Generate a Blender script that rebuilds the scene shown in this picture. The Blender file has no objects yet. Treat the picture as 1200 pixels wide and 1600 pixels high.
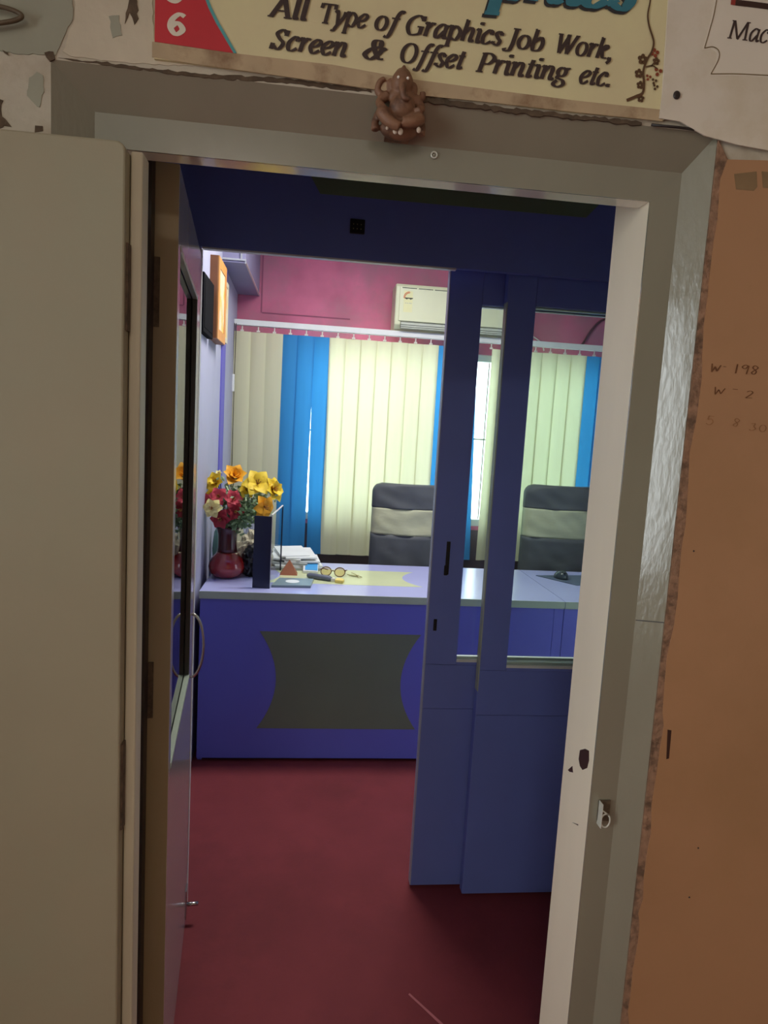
import bpy, bmesh, math, random
from mathutils import Vector, Matrix, noise as mnoise

R = random.Random(7)
PI = math.pi
scene = bpy.context.scene
COL = scene.collection

# ------------------------------------------------------------------ camera
F_PX = 1050.0
YAW, PITCH, ROLL = math.radians(6.328), math.radians(6.911), math.radians(-3.28)
CAM_H = 1.5
_f = Vector((math.sin(YAW) * math.cos(PITCH), math.cos(YAW) * math.cos(PITCH), -math.sin(PITCH)))
_r = Vector((math.cos(YAW), -math.sin(YAW), 0))
_d = _f.cross(_r)
RIGHT = math.cos(ROLL) * _r + math.sin(ROLL) * _d
DOWN = -math.sin(ROLL) * _r + math.cos(ROLL) * _d
cam_data = bpy.data.cameras.new('camera')
cam_data.sensor_fit = 'HORIZONTAL'
cam_data.sensor_width = 36.0
cam_data.lens = 36.0 * F_PX / 1200.0
cam_data.clip_start = 0.02
cam = bpy.data.objects.new('camera', cam_data)
COL.objects.link(cam)
m = Matrix((( RIGHT.x, -DOWN.x, -_f.x, 0), (RIGHT.y, -DOWN.y, -_f.y, 0), (RIGHT.z, -DOWN.z, -_f.z, CAM_H), (0, 0, 0, 1)))
cam.matrix_world = m
scene.camera = cam

# ------------------------------------------------------------------ world, light, exposure
vs = scene.view_settings
vs.view_transform = 'Standard'
vs.look = 'None'
vs.exposure = 0.0
vs.gamma = 1.0
vs.use_curve_mapping = False

world = bpy.data.worlds.new('overcast_sky')
scene.world = world
world.use_nodes = True
bg = world.node_tree.nodes['Background']
bg.inputs['Color'].default_value = (0.86, 0.94, 1.0, 1)
bg.inputs['Strength'].default_value = 8.0

def portal(name, loc, rot, sx, sy):
    l = bpy.data.lights.new(name, 'AREA')
    l.shape = 'RECTANGLE'; l.size = sx; l.size_y = sy
    l.cycles.is_portal = True
    o = bpy.data.objects.new(name, l); COL.objects.link(o)
    o.location = loc; o.rotation_euler = rot
    return o
# daylight enters through the office window and the corridor window
WIN = (-0.12, 2.05, 0.89, 2.03)          # x0 x1 z0 z1 of the office window (back wall)
CWIN = (-2.40, 0.10, 0.60, 2.45)         # y0 y1 z0 z1 of the corridor window, left wall behind the camera
portal('window_portal', ((WIN[0]+WIN[1])/2, 4.56, (WIN[2]+WIN[3])/2), (-PI/2, 0, 0), WIN[1]-WIN[0], WIN[3]-WIN[2])
portal('corridor_window_portal', (-2.31, (CWIN[0]+CWIN[1])/2, (CWIN[2]+CWIN[3])/2), (0, -PI/2, 0), CWIN[3]-CWIN[2], CWIN[1]-CWIN[0])

def area(name, loc, rot, sx, sy, power, color):
    l = bpy.data.lights.new(name, 'AREA')
    l.shape = 'RECTANGLE'; l.size = sx; l.size_y = sy
    l.energy = power; l.color = color
    o = bpy.data.objects.new(name, l); COL.objects.link(o)
    o.location = loc; o.rotation_euler = rot
    return o
OFFICE_LAMP = 34.0
CORRIDOR_LAMP = 20.0
area('office_ceiling_light', (0.35, 3.05, 2.69), (0, 0, 0), 0.9, 0.25, OFFICE_LAMP, (1.0, 0.97, 0.93))
area('corridor_ceiling_light', (-0.5, -1.7, 2.58), (0, 0, 0), 0.5, 0.5, CORRIDOR_LAMP, (1.0, 0.90, 0.77))

# ------------------------------------------------------------------ helpers
def at(x, y, Y):
    """point of the photograph's pixel (1200x1600) on the plane at depth Y"""
    v = RIGHT * ((x - 600) / F_PX) + DOWN * ((y - 800) / F_PX) + _f
    v = v * (Y / v.y)
    return Vector((v.x, v.y, v.z + CAM_H))
def wxz(x, y, Y):
    p = at(x, y, Y); return (p.x, p.z)

def s2l(c):
    c = c / 255.0
    return c / 12.92 if c <= 0.04045 else ((c + 0.055) / 1.055) ** 2.4
def rgb(r, g, b): return (s2l(r), s2l(g), s2l(b), 1.0)

MATS = {}
def mat(name, c, rough=0.55, var=0.10, scale=9.0, bump=0.0, bscale=60.0, metal=0.0, spec=0.5, coat=0.0,
        c2=None, lo=0.42, hi=0.6, stretch=(1, 1, 1), trans=0.0):
    """procedural principled material: noise-mottled colour, optional second colour blotches, fine bump"""
    mt = bpy.data.materials.new(name); mt.use_nodes = True
    nt = mt.node_tree; N = nt.nodes; L = nt.links
    b = N['Principled BSDF']
    b.inputs['Roughness'].default_value = rough
    b.inputs['Metallic'].default_value = metal
    b.inputs['Specular IOR Level'].default_value = spec
    b.inputs['Coat Weight'].default_value = coat
    b.inputs['Coat Roughness'].default_value = 0.08
    tc = N.new('ShaderNodeTexCoord')
    mp = N.new('ShaderNodeMapping'); mp.inputs['Scale'].default_value = stretch
    L.new(tc.outputs['Object'], mp.inputs['Vector'])
    nz = N.new('ShaderNodeTexNoise'); nz.inputs['Scale'].default_value = scale; nz.inputs['Detail'].default_value = 5
    L.new(mp.outputs[0], nz.inputs['Vector'])
    rp = N.new('ShaderNodeValToRGB')
    a = tuple(max(0, v * (1 - var)) for v in c[:3]) + (1,)
    z = tuple(min(1, v * (1 + var)) for v in c[:3]) + (1,)
    rp.color_ramp.elements[0].position = 0.3; rp.color_ramp.elements[0].color = a
    rp.color_ramp.elements[1].position = 0.7; rp.color_ramp.elements[1].color = z
    L.new(nz.outputs['Fac'], rp.inputs['Fac'])
    out = rp.outputs['Color']
    if c2 is not None:
        n2 = N.new('ShaderNodeTexNoise'); n2.inputs['Scale'].default_value = scale * 0.6; n2.inputs['Detail'].default_value = 7
        n2.inputs['Roughness'].default_value = 0.65
        L.new(mp.outputs[0], n2.inputs['Vector'])
        mr = N.new('ShaderNodeMapRange')
        mr.inputs['From Min'].default_value = lo; mr.inputs['From Max'].default_value = hi
        L.new(n2.outputs['Fac'], mr.inputs['Value'])
        mx = N.new('ShaderNodeMix'); mx.data_type = 'RGBA'
        L.new(mr.outputs[0], mx.inputs['Factor']); L.new(out, mx.inputs['A']); mx.inputs['B'].default_value = c2
        out = mx.outputs['Result']
    L.new(out, b.inputs['Base Color'])
    if bump > 0:
        n3 = N.new('ShaderNodeTexNoise'); n3.inputs['Scale'].default_value = bscale; n3.inputs['Detail'].default_value = 6
        L.new(mp.outputs[0], n3.inputs['Vector'])
        bp = N.new('ShaderNodeBump'); bp.inputs['Strength'].default_value = bump; bp.inputs['Distance'].default_value = 0.004
        L.new(n3.outputs['Fac'], bp.inputs['Height']); L.new(bp.outputs[0], b.inputs['Normal'])
    if trans > 0:       # thin cloth: some light passes through
        tr = N.new('ShaderNodeBsdfTranslucent'); L.new(out, tr.inputs['Color'])
        ms = N.new('ShaderNodeMixShader'); ms.inputs['Fac'].default_value = trans
        L.new(b.outputs[0], ms.inputs[1]); L.new(tr.outputs[0], ms.inputs[2])
        L.new(ms.outputs[0], N['Material Output'].inputs['Surface'])
    MATS[name] = mt
    return mt

def glass_mat(name, tint=(0.93, 0.97, 0.95, 1), ior=1.5, rough=0.0, fixed=None):
    mt = bpy.data.materials.new(name); mt.use_nodes = True
    nt = mt.node_tree; N = nt.nodes; L = nt.links
    N.remove(N['Principled BSDF'])
    tr = N.new('ShaderNodeBsdfTransparent'); tr.inputs['Color'].default_value = tint
    gl = N.new('ShaderNodeBsdfGlossy'); gl.inputs['Roughness'].default_value = rough
    fr = N.new('ShaderNodeFresnel'); fr.inputs['IOR'].default_value = ior
    ms = N.new('ShaderNodeMixShader')
    if fixed is None: L.new(fr.outputs[0], ms.inputs['Fac'])
    else: ms.inputs['Fac'].default_value = fixed
    L.new(tr.outputs[0], ms.inputs[1]); L.new(gl.outputs[0], ms.inputs[2])
    L.new(ms.outputs[0], N['Material Output'].inputs['Surface'])
    MATS[name] = mt
    return mt

def emit_mat(name, c, s):
    mt = bpy.data.materials.new(name); mt.use_nodes = True
    b = mt.node_tree.nodes['Principled BSDF']
    b.inputs['Base Color'].default_value = c
    b.inputs['Emission Color'].default_value = c; b.inputs['Emission Strength'].default_value = s
    MATS[name] = mt
    return mt

# geometry ---------------------------------------------------------
def new(): return bmesh.new()
def box(bm, x0, x1, y0, y1, z0, z1):
    v = [bm.verts.new(p) for p in ((x0,y0,z0),(x1,y0,z0),(x1,y1,z0),(x0,y1,z0),(x0,y0,z1),(x1,y0,z1),(x1,y1,z1),(x0,y1,z1))]
    for f in ((0,3,2,1),(4,5,6,7),(0,1,5,4),(1,2,6,5),(2,3,7,6),(3,0,4,7)): bm.faces.new([v[i] for i in f])
    return v
def hexa(bm, b, t):
    """solid from a bottom and a top ring of points"""
    n = len(b)
    vb = [bm.verts.new(p) for p in b]; vt = [bm.verts.new(p) for p in t]
    bm.faces.new(vb[::-1]); bm.faces.new(vt)
    for i in range(n): bm.faces.new((vb[i], vb[(i+1) % n], vt[(i+1) % n], vt[i]))
    return vb + vt
def prism_z(bm, pts, z0, z1): return hexa(bm, [(x, y, z0) for x, y in pts], [(x, y, z1) for x, y in pts])
def prism_y(bm, pts, y0, y1): return hexa(bm, [(x, y0, z) for x, z in pts], [(x, y1, z) for x, z in pts])
def prism_x(bm, pts, x0, x1): return hexa(bm, [(x0, y, z) for y, z in pts], [(x1, y, z) for y, z in pts])
def lathe(bm, prof, cx=0, cy=0, n=32, cap=True):
    rings = []
    for r, z in prof:
        rings.append([bm.verts.new((cx + r*math.cos(2*PI*i/n), cy + r*math.sin(2*PI*i/n), z)) for i in range(n)])
    for a, b in zip(rings, rings[1:]):
        for i in range(n): bm.faces.new((a[i], a[(i+1) % n], b[(i+1) % n], b[i]))
    if cap:
        bm.faces.new(rings[0][::-1]); bm.faces.new(rings[-1])
def tube(bm, pts, r, n=8, closed=False):
    pts = [Vector(p) for p in pts]
    rr = r if isinstance(r, (list, tuple)) else [r] * len(pts)
    rings = []; m_ = len(pts)
    up0 = None
    for i, p in enumerate(pts):
        if closed: t = (pts[(i+1) % m_] - pts[i-1])
        else: t = pts[min(i+1, m_-1)] - pts[max(i-1, 0)]
        t.normalize()
        if up0 is None:
            up0 = Vector((0, 0, 1)) if abs(t.z) < 0.9 else Vector((1, 0, 0))
        a = up0 - t * up0.dot(t)
        if a.length < 1e-5: a = t.orthogonal()
        a.normalize(); up0 = a
        b = t.cross(a)
        rings.append([bm.verts.new(p + (a*math.cos(2*PI*k/n) + b*math.sin(2*PI*k/n)) * rr[i]) for k in range(n)])
    pairs = list(zip(rings, rings[1:])) + ([(rings[-1], rings[0])] if closed else [])
    for a, b in pairs:
        for k in range(n): bm.faces.new((a[k], a[(k+1) % n], b[(k+1) % n], b[k]))
    if not closed:
        bm.faces.new(rings[0][::-1]); bm.faces.new(rings[-1])
def ball(bm, c, r, sx=1, sy=1, sz=1, u=14, v=9):
    res = bmesh.ops.create_uvsphere(bm, u_segments=u, v_segments=v, radius=r)
    for w in res['verts']: w.co = Vector((w.co.x*sx + c[0], w.co.y*sy + c[1], w.co.z*sz + c[2]))
def cr(pts, n=8, closed=False):
    """Catmull-Rom curve"""
    P = [Vector(p) for p in pts]; out = []
    m_ = len(P)
    segs = m_ if closed else m_ - 1
    for i in range(segs):
        if closed: p0, p1, p2, p3 = P[i-1], P[i], P[(i+1) % m_], P[(i+2) % m_]
        else: p0, p1, p2, p3 = P[max(i-1, 0)], P[i], P[i+1], P[min(i+2, m_-1)]
        for k in range(n):
            t = k / n
            out.append(0.5*((2*p1) + (p2-p0)*t + (2*p0-5*p1+4*p2-p3)*t*t + (3*p1-p0-3*p2+p3)*t**3))
    if not closed: out.append(P[-1])
    return out

def obj(name, bm, material, parent=None, smooth=False, bevel=0.0, kind=None, label=None, cat=None, group=None, seg=2):
    bmesh.ops.recalc_face_normals(bm, faces=bm.faces)
    me = bpy.data.meshes.new(name); 
    if not bm.verts: raise ValueError(name)
    lo = Vector((min(v.co.x for v in bm.verts), min(v.co.y for v in bm.verts), min(v.co.z for v in bm.verts)))
    hi = Vector((max(v.co.x for v in bm.verts), max(v.co.y for v in bm.verts), max(v.co.z for v in bm.verts)))
    c = (lo + hi) / 2
    if parent is None: c.z = lo.z
    for v in bm.verts: v.co -= c
    bm.to_mesh(me); bm.free()
    if smooth:
        for p in me.polygons: p.use_smooth = True
    o = bpy.data.objects.new(name, me); COL.objects.link(o)
    me.materials.append(MATS[material] if isinstance(material, str) else material)
    o.location = c
    if parent is not None:
        off = Vector((0, 0, 0)); q = parent
        while q is not None: off += Vector(q.location); q = q.parent
        o.parent = parent; o.location = c - off
    if bevel > 0:
        md = o.modifiers.new('bevel', 'BEVEL'); md.width = bevel; md.segments = seg; md.limit_method = 'ANGLE'; md.angle_limit = 0.6
    tag(o, label, cat, group, kind)
    return o
def tag(o, label=None, cat=None, group=None, kind=None):
    if label: o['label'] = label
    if cat: o['category'] = cat
    if group: o['group'] = group
    if kind: o['kind'] = kind
    return o
def thing(name, loc, label=None, cat=None, group=None, kind=None):
    o = bpy.data.objects.new(name, None); COL.objects.link(o)
    o.location = loc; o.empty_display_size = 0.05
    return tag(o, label, cat, group, kind)
def bx(name, material, parent, x0, x1, y0, y1, z0, z1, bevel=0.0, **k):
    bm = new(); box(bm, x0, x1, y0, y1, z0, z1)
    return obj(name, bm, material, parent, bevel=bevel, **k)

# ------------------------------------------------------------------ materials
mat('maroon_floor', rgb(122, 50, 55), 0.75, 0.10, 5.0, 0.25, 90, spec=0.25, c2=rgb(108, 45, 49), lo=0.5, hi=0.75)
mat('corridor_paint', rgb(200, 190, 170), 0.7, 0.06, 3)
mat('ceiling_white', rgb(225, 222, 214), 0.8, 0.03, 3)
mat('plaster', rgb(196, 184, 166), 0.75, 0.10, 12, 0.35, 70, c2=rgb(168, 150, 128), lo=0.5, hi=0.72)
mat('old_green_paint', rgb(160, 156, 138), 0.6, 0.07, 9, 0.15, 40)
mat('cream_paint', rgb(205, 190, 168), 0.65, 0.07, 14, 0.2, 60)
mat('grime', rgb(92, 74, 58), 0.9, 0.35, 40, 0.5, 120)
mat('orange_board', rgb(174, 128, 92), 0.5, 0.07, 2.2, 0.12, 40, c2=rgb(160, 118, 80), lo=0.45, hi=0.7)
mat('raw_edge', rgb(148, 112, 88), 0.9, 0.25, 55, 0.8, 120, c2=rgb(104, 78, 60), lo=0.5, hi=0.62)
mat('scraped_brown', rgb(136, 108, 76), 0.8, 0.12, 20)
mat('pencil_faint', rgb(148, 102, 66), 0.8, 0.2, 60)
mat('pencil', rgb(112, 70, 40), 0.8, 0.2, 60)
mat('grey_gloss', rgb(138, 132, 114), 0.20, 0.05, 7, 0.05, 60, spec=0.7, coat=0.8, stretch=(1, 1, 0.35))
mat('grey_splay', rgb(138, 132, 114), 0.20, 0.05, 7, 0.24, 110, spec=0.7, coat=0.8, stretch=(1, 1, 0.35))
mat('jamb_cream', rgb(244, 230, 206), 0.42, 0.05, 6, 0.10, 35, stretch=(1, 1, 0.2))
mat('soffit_gloss', rgb(236, 226, 204), 0.14, 0.05, 12, 0.15, 40, spec=0.8, coat=1.0)
mat('leaf_grey', rgb(156, 144, 120), 0.5, 0.05, 2.5, 0.08, 40, c2=rgb(150, 148, 124), lo=0.5, hi=0.8)
mat('leaf_edge', rgb(206, 196, 172), 0.5, 0.10, 22, 0.25, 60, stretch=(1, 1, 0.12))
mat('rust', rgb(96, 78, 62), 0.8, 0.4, 80, 0.4, 200)
mat('door_edge_brown', rgb(168, 150, 122), 0.6, 0.10, 5, 0.1, 60, c2=rgb(164, 142, 98), lo=0.45, hi=0.7, stretch=(1, 1, 0.2))
mat('door_laminate', rgb(176, 168, 168), 0.16, 0.03, 6, spec=0.5)
mat('bead_green', rgb(178, 192, 172), 0.35, 0.06, 20)
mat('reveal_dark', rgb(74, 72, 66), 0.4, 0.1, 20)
mat('aluminium', rgb(205, 208, 205), 0.28, 0.04, 20, metal=0.7)
mat('chrome', rgb(200, 200, 200), 0.16, 0.03, 20, metal=1.0)
mat('steel_white', rgb(218, 216, 206), 0.35, 0.06, 60, metal=0.2)
mat('blue_laminate', rgb(116, 134, 214), 0.38, 0.05, 3, spec=0.35)
mat('blue_desk', rgb(104, 108, 198), 0.42, 0.04, 3, spec=0.35)
mat('edge_bluegrey', rgb(172, 180, 198), 0.4, 0.04, 20)
mat('edge_white', rgb(222, 226, 224), 0.4, 0.03, 20)
mat('olive_laminate', rgb(112, 122, 102), 0.42, 0.05, 4, spec=0.35)
mat('header_olive', rgb(118, 142, 116), 0.45, 0.05, 4, spec=0.3)
mat('desk_top', rgb(176, 180, 226), 0.22, 0.03, 4, spec=0.5)
mat('desk_inlay', rgb(206, 214, 170), 0.22, 0.04, 6, spec=0.5)
mat('desk_edge', rgb(172, 186, 164), 0.4, 0.05, 12)
mat('black_plastic', rgb(22, 24, 30), 0.7, 0.2, 20)
mat('speaker_black', rgb(16, 17, 20), 0.9, 0.2, 20, spec=0.1)
mat('socket_black', rgb(14, 14, 16), 0.4, 0.2, 40)
mat('lavender_wall', rgb(166, 168, 190), 0.6, 0.06, 3, 0.05, 60)
mat('violet_strip', rgb(104, 98, 188), 0.55, 0.05, 4)
mat('pink_wall', rgb(198, 104, 134), 0.62, 0.16, 4, 0.12, 50, c2=rgb(170, 114, 130), lo=0.45, hi=0.68)
mat('under_window_dark', rgb(92, 78, 88), 0.6, 0.08, 6)
mat('pink_groove', rgb(146, 78, 104), 0.7, 0.08, 10)
mat('slat_cream', rgb(226, 228, 190), 0.75, 0.03, 30, trans=0.32, stretch=(1, 1, 0.05))
mat('slat_blue', rgb(52, 142, 204), 0.75, 0.04, 30, trans=0.31, stretch=(1, 1, 0.05))
mat('rail_white', rgb(222, 226, 222), 0.35, 0.03, 20)
mat('clip_white', rgb(214, 208, 196), 0.5, 0.03, 20)
mat('ac_white', rgb(212, 217, 180), 0.4, 0.02, 10)
mat('ac_grey', rgb(182, 188, 172), 0.45, 0.02, 10)
mat('ac_dark', rgb(50, 58, 46), 0.6, 0.1, 10)
mat('logo_red', rgb(212, 96, 60), 0.6, 0.1, 30)
mat('label_cream', rgb(222, 222, 168), 0.6, 0.03, 20)
mat('chair_dark', rgb(76, 80, 84), 0.6, 0.07, 12, 0.2, 20)
mat('chair_beige', rgb(180, 182, 150), 0.7, 0.06, 8, 0.5, 12, stretch=(1, 1, 3))
mat('chair_frame', rgb(40, 42, 46), 0.45, 0.1, 20)
mat('frame_orange', rgb(204, 144, 76), 0.45, 0.10, 18, stretch=(1, 1, 0.3))
mat('frame_brown', rgb(148, 94, 54), 0.5, 0.08, 18)
mat('frame_picture', rgb(226, 214, 176), 0.4, 0.12, 16, c2=rgb(228, 190, 96), lo=0.5, hi=0.6)
mat('frame_pale', rgb(212, 206, 180), 0.45, 0.06, 18)
mat('box_beam', rgb(132, 130, 160), 0.55, 0.05, 6)
mat('vase_red', rgb(150, 28, 24), 0.22, 0.08, 6, coat=1.0, spec=0.6)
mat('vase_dark', rgb(70, 22, 24), 0.25, 0.08, 6, coat=0.4)
mat('petal_yellow', rgb(240, 208, 52), 0.6, 0.12, 40, trans=0.15)
mat('petal_orange', rgb(244, 176, 30), 0.6, 0.12, 40, trans=0.15)
mat('petal_red', rgb(208, 72, 84), 0.6, 0.20, 40, trans=0.12)
mat('petal_deep', rgb(156, 36, 48), 0.6, 0.20, 40, trans=0.1)
mat('petal_cream', rgb(236, 226, 150), 0.6, 0.10, 40, trans=0.15)
mat('stamen', rgb(150, 96, 30), 0.6, 0.2, 60)
mat('leaf_green', rgb(120, 150, 106), 0.55, 0.25, 30, trans=0.12)
mat('leaf_pale', rgb(170, 196, 150), 0.55, 0.2, 30, trans=0.12)
mat('stem_green', rgb(58, 78, 48), 0.6, 0.2, 30)
mat('teal_ceramic', rgb(88, 132, 122), 0.3, 0.08, 8)
mat('paper_white', rgb(214, 218, 216), 0.6, 0.04, 14)
mat('paper_grey', rgb(158, 164, 160), 0.6, 0.06, 14)
mat('bag_white', rgb(200, 206, 222), 0.4, 0.12, 12, 0.3, 30, c2=rgb(140, 152, 190), lo=0.5, hi=0.6)
mat('cloth_beige', rgb(176, 170, 146), 0.8, 0.12, 12, 0.3, 30)
mat('black_bag', rgb(24, 25, 28), 0.4, 0.3, 10, 0.3, 30)
mat('navy_panel', rgb(28, 36, 62), 0.35, 0.1, 6)
mat('wood_pyramid', rgb(150, 92, 66), 0.5, 0.08, 20)
mat('case_grey', rgb(120, 138, 142), 0.3, 0.05, 12)
mat('case_label', rgb(224, 230, 230), 0.5, 0.03, 12)
mat('blue_cover', rgb(64, 150, 208), 0.35, 0.05, 12)
mat('spectacle_brown', rgb(96, 66, 34), 0.35, 0.1, 20)
mat('pouch_grey', rgb(98, 104, 120), 0.5, 0.08, 20)
mat('yellow_tag', rgb(226, 204, 110), 0.5, 0.08, 20)
mat('brass', rgb(190, 180, 140), 0.3, 0.1, 40, metal=0.8)
mat('mouse_pad', rgb(74, 88, 108), 0.8, 0.08, 20)
mat('mouse_dark', rgb(48, 58, 62), 0.2, 0.1, 12)
mat('idol_brown', rgb(134, 94, 70), 0.55, 0.20, 40, 0.3, 90, c2=rgb(96, 64, 48), lo=0.5, hi=0.62)
mat('idol_chipped', rgb(196, 176, 160), 0.5, 0.1, 60)
mat('idol_eye', rgb(244, 236, 226), 0.15, 0.02, 30)
mat('banner_cream', rgb(224, 210, 164), 0.5, 0.05, 5, 0.08, 6, c2=rgb(216, 196, 158), lo=0.45, hi=0.75, spec=0.4)
mat('banner_hem', rgb(186, 160, 128), 0.6, 0.12, 14, 0.2, 20, c2=rgb(140, 108, 80), lo=0.5, hi=0.66)
mat('banner_red', rgb(198, 38, 50), 0.5, 0.06, 12)
mat('banner_teal', rgb(82, 158, 160), 0.5, 0.06, 12)
mat('ink_brown', rgb(62, 44, 40), 0.55, 0.1, 20)
mat('ink_teal', rgb(56, 120, 136), 0.55, 0.1, 20)
mat('ink_shadow', rgb(50, 46, 48), 0.55, 0.1, 20)
mat('ink_white', rgb(228, 214, 196), 0.55, 0.05, 20)
mat('vine_ink', rgb(92, 62, 36), 0.55, 0.15, 20)
mat('vine_red', rgb(140, 62, 36), 0.55, 0.15, 20)
mat('banner_white', rgb(222, 208, 192), 0.5, 0.05, 6, 0.06, 8, c2=rgb(198, 178, 146), lo=0.42, hi=0.7)
mat('banner_plaque', rgb(224, 210, 194), 0.5, 0.04, 6)
mat('plaque_line', rgb(120, 96, 60), 0.6, 0.1, 30)
mat('bar_brown', rgb(60, 34, 26), 0.5, 0.1, 20)
mat('bar_tip', rgb(150, 50, 40), 0.5, 0.1, 20)
mat('nail_dark', rgb(44, 34, 32), 0.4, 0.2, 40)
mat('cable_dark', rgb(86, 50, 60), 0.5, 0.1, 20)
mat('cable_white', rgb(206, 198, 200), 0.5, 0.05, 20)
mat('cable_brown', rgb(96, 78, 58), 0.5, 0.1, 20)
mat('scratch', rgb(176, 96, 100), 0.6, 0.1, 20)
mat('window_frame_paint', rgb(196, 204, 200), 0.5, 0.04, 12)
mat('grille_iron', rgb(120, 122, 118), 0.5, 0.1, 20)
glass_mat('pane_glass')
glass_mat('door_glass', (0.70, 0.74, 0.72, 1), 1.62)
glass_mat('corridor_glass', (0.93, 0.93, 0.91, 1), 1.5)
glass_mat('acrylic', (0.95, 0.98, 0.99, 1), 1.3, fixed=0.10)
glass_mat('lens_tint', (0.80, 0.66, 0.42, 1), 1.4)
emit_mat('lamp_glow', (1.0, 0.97, 0.92, 1), 4.0)

# ------------------------------------------------------------------ setting: floor, walls, ceilings
WY = 1.07                 # face of the doorway wall on the corridor side
OX0, OX1, OZ = -0.300, 0.529, 1.895          # clear opening
BX0, BX1, BZ = -0.342, 0.578, 1.943          # band / splay boundary
SX0, SX1, SZ = -0.393, 0.615, 1.995          # outer edge of the splay
bx('floor', 'maroon_floor', None, -2.2, 2.6, -2.6, 4.6, -0.08, 0.0, kind='structure')

def left_wall_x(y): return -0.452 - 0.024 * (y - 2.0)

bm = new()
box(bm, -2.2, SX0, WY, 1.235, 0, 2.6)
bm2 = bm
obj('wall_front_left', bm2, 'plaster', None, kind='structure')
bx('wall_front_upper', 'plaster', None, SX0, 2.6, WY, 1.235, SZ, 2.6, kind='structure')
wr = bx('wall_front_right', 'plaster', None, SX1, 2.6, WY + 0.001, 1.235, 0, SZ, kind='structure')

# orange board wall right of the doorway: board, ragged raw edge, plaster-coloured top
bm = new()
pts = [(0.640, 0.0)]
zz = 0.0
edge = []
while zz < 1.955:
    edge.append((0.629 + R.uniform(-0.004, 0.005), zz)); zz += R.uniform(0.02, 0.07)
edge.append((0.634, 1.957))
top = [(0.70, 1.962), (0.78, 1.955), (0.90, 1.95), (2.6, 1.93), (2.6, 0.0)]
prism_y(bm, edge + top, WY - 0.004, WY + 0.001)
board = obj('wall_front_board', bm, 'orange_board', None, kind='structure')
bm = new()
e2 = [(SX1 + 0.001, 0.0)] + [(SX1 + 0.001, 1.985)] + [(0.640 + R.uniform(-0.002, 0.003), 1.95 - i * 0.03) for i in range(64)] 
prism_y(bm, e2, WY - 0.0025, WY + 0.0012)
obj('raw_edge', bm, 'raw_edge', board)
# paint patches where something was scraped off the board
for quad in (((1147,272),(1182,268),(1183,292),(1178,298),(1150,296)), ((1190,268),(1215,270),(1215,296),(1192,293))):
    bm = new(); prism_y(bm, [wxz(x, y, WY - 0.004) for x, y in quad], WY - 0.0046, WY - 0.0035)
    obj('scraped_patch', bm, 'scraped_brown', board)
bm = new(); prism_y(bm, [wxz(x, y, WY - 0.004) for x, y in ((1043,1140),(1049,1141),(1045,1185),(1041,1186))], WY - 0.0046, WY - 0.0035)
obj('gouge', bm, 'bar_brown', board)
for x, y in ((1084, 861), (1077, 1402), (1091, 1325)):
    p = at(x, y, WY - 0.004); bm = new(); ball(bm, p, 0.0016, u=8, v=5); obj('nail_head', bm, 'nail_dark', board)

# --- the room beyond
bm = new()
prism_z(bm, [(left_wall_x(1.976) - 0.12, 1.976), (left_wall_x(1.976), 1.976), (left_wall_x(4.41), 4.41), (left_wall_x(4.41) - 0.12, 4.41)], 0, 2.72)
wl = obj('wall_left', bm, 'lavender_wall', None, kind='structure')
def wl_strip(name, y0, y1, z0, z1, t, material):
    bm = new()
    prism_z(bm, [(left_wall_x(y0) - 0.004, y0), (left_wall_x(y0) + t, y0), (left_wall_x(y1) + t, y1), (left_wall_x(y1) - 0.004, y1)], z0, z1)
    return obj(name, bm, material, wl)
wl_strip('bead_strip', 3.60, 3.77, 0.0, 2.70, 0.006, 'violet_strip')
wl_strip('panel_face', 3.78, 4.40, 0.0, 2.70, 0.003, 'lavender_wall')
bx('wall_vestibule', 'lavender_wall', None, -0.60, -0.455, 1.235, 1.975, 0, 2.72, kind='structure')
bx('wall_vestibule_right', 'lavender_wall', None, 1.9, 2.05, 1.235, 2.0, 0, 2.72, kind='structure')
bx('wall_right', 'lavender_wall', None, 2.5, 2.62, 2.0, 4.41, 0, 2.72, kind='structure')
bx('ceiling', 'ceiling_white', None, -0.7, 2.62, 1.235, 4.55, 2.72, 2.80, kind='structure')
bx('ceiling_corridor', 'ceiling_white', None, -2.2, 2.6, -2.6, 1.235, 2.6, 2.72, kind='structure')
bx('wall_corridor_back', 'corridor_paint', None, -2.3, 2.7, -2.7, -2.6, 0, 2.6, kind='structure')
bx('wall_corridor_right', 'corridor_paint', None, 2.6, 2.7, -2.6, 1.235, 0, 2.6, kind='structure')
bm = new()
for a in ((-2.6, CWIN[0], 0, 2.6), (CWIN[1], 1.235, 0, 2.6), (CWIN[0], CWIN[1], 0, CWIN[2]), (CWIN[0], CWIN[1], CWIN[3], 2.6)):
    box(bm, -2.3, -2.2, a[0], a[1], a[2], a[3])
obj('wall_corridor_left', bm, 'corridor_paint', None, kind='structure')
w2 = thing('window_2', (-2.25, (CWIN[0]+CWIN[1])/2, CWIN[2]), kind='structure')
for y in (CWIN[0], (CWIN[0]+CWIN[1])/2 - 0.02, CWIN[1] - 0.04): bx('frame_post', 'window_frame_paint', w2, -2.27, -2.23, y, y + 0.04, CWIN[2], CWIN[3])
for z in (CWIN[2], CWIN[3] - 0.04): bx('frame_rail', 'window_frame_paint', w2, -2.269, -2.231, CWIN[0], CWIN[1], z, z + 0.04)
bx('pane', 'corridor_glass', w2, -2.252, -2.248, CWIN[0], CWIN[1], CWIN[2], CWIN[3])

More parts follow.
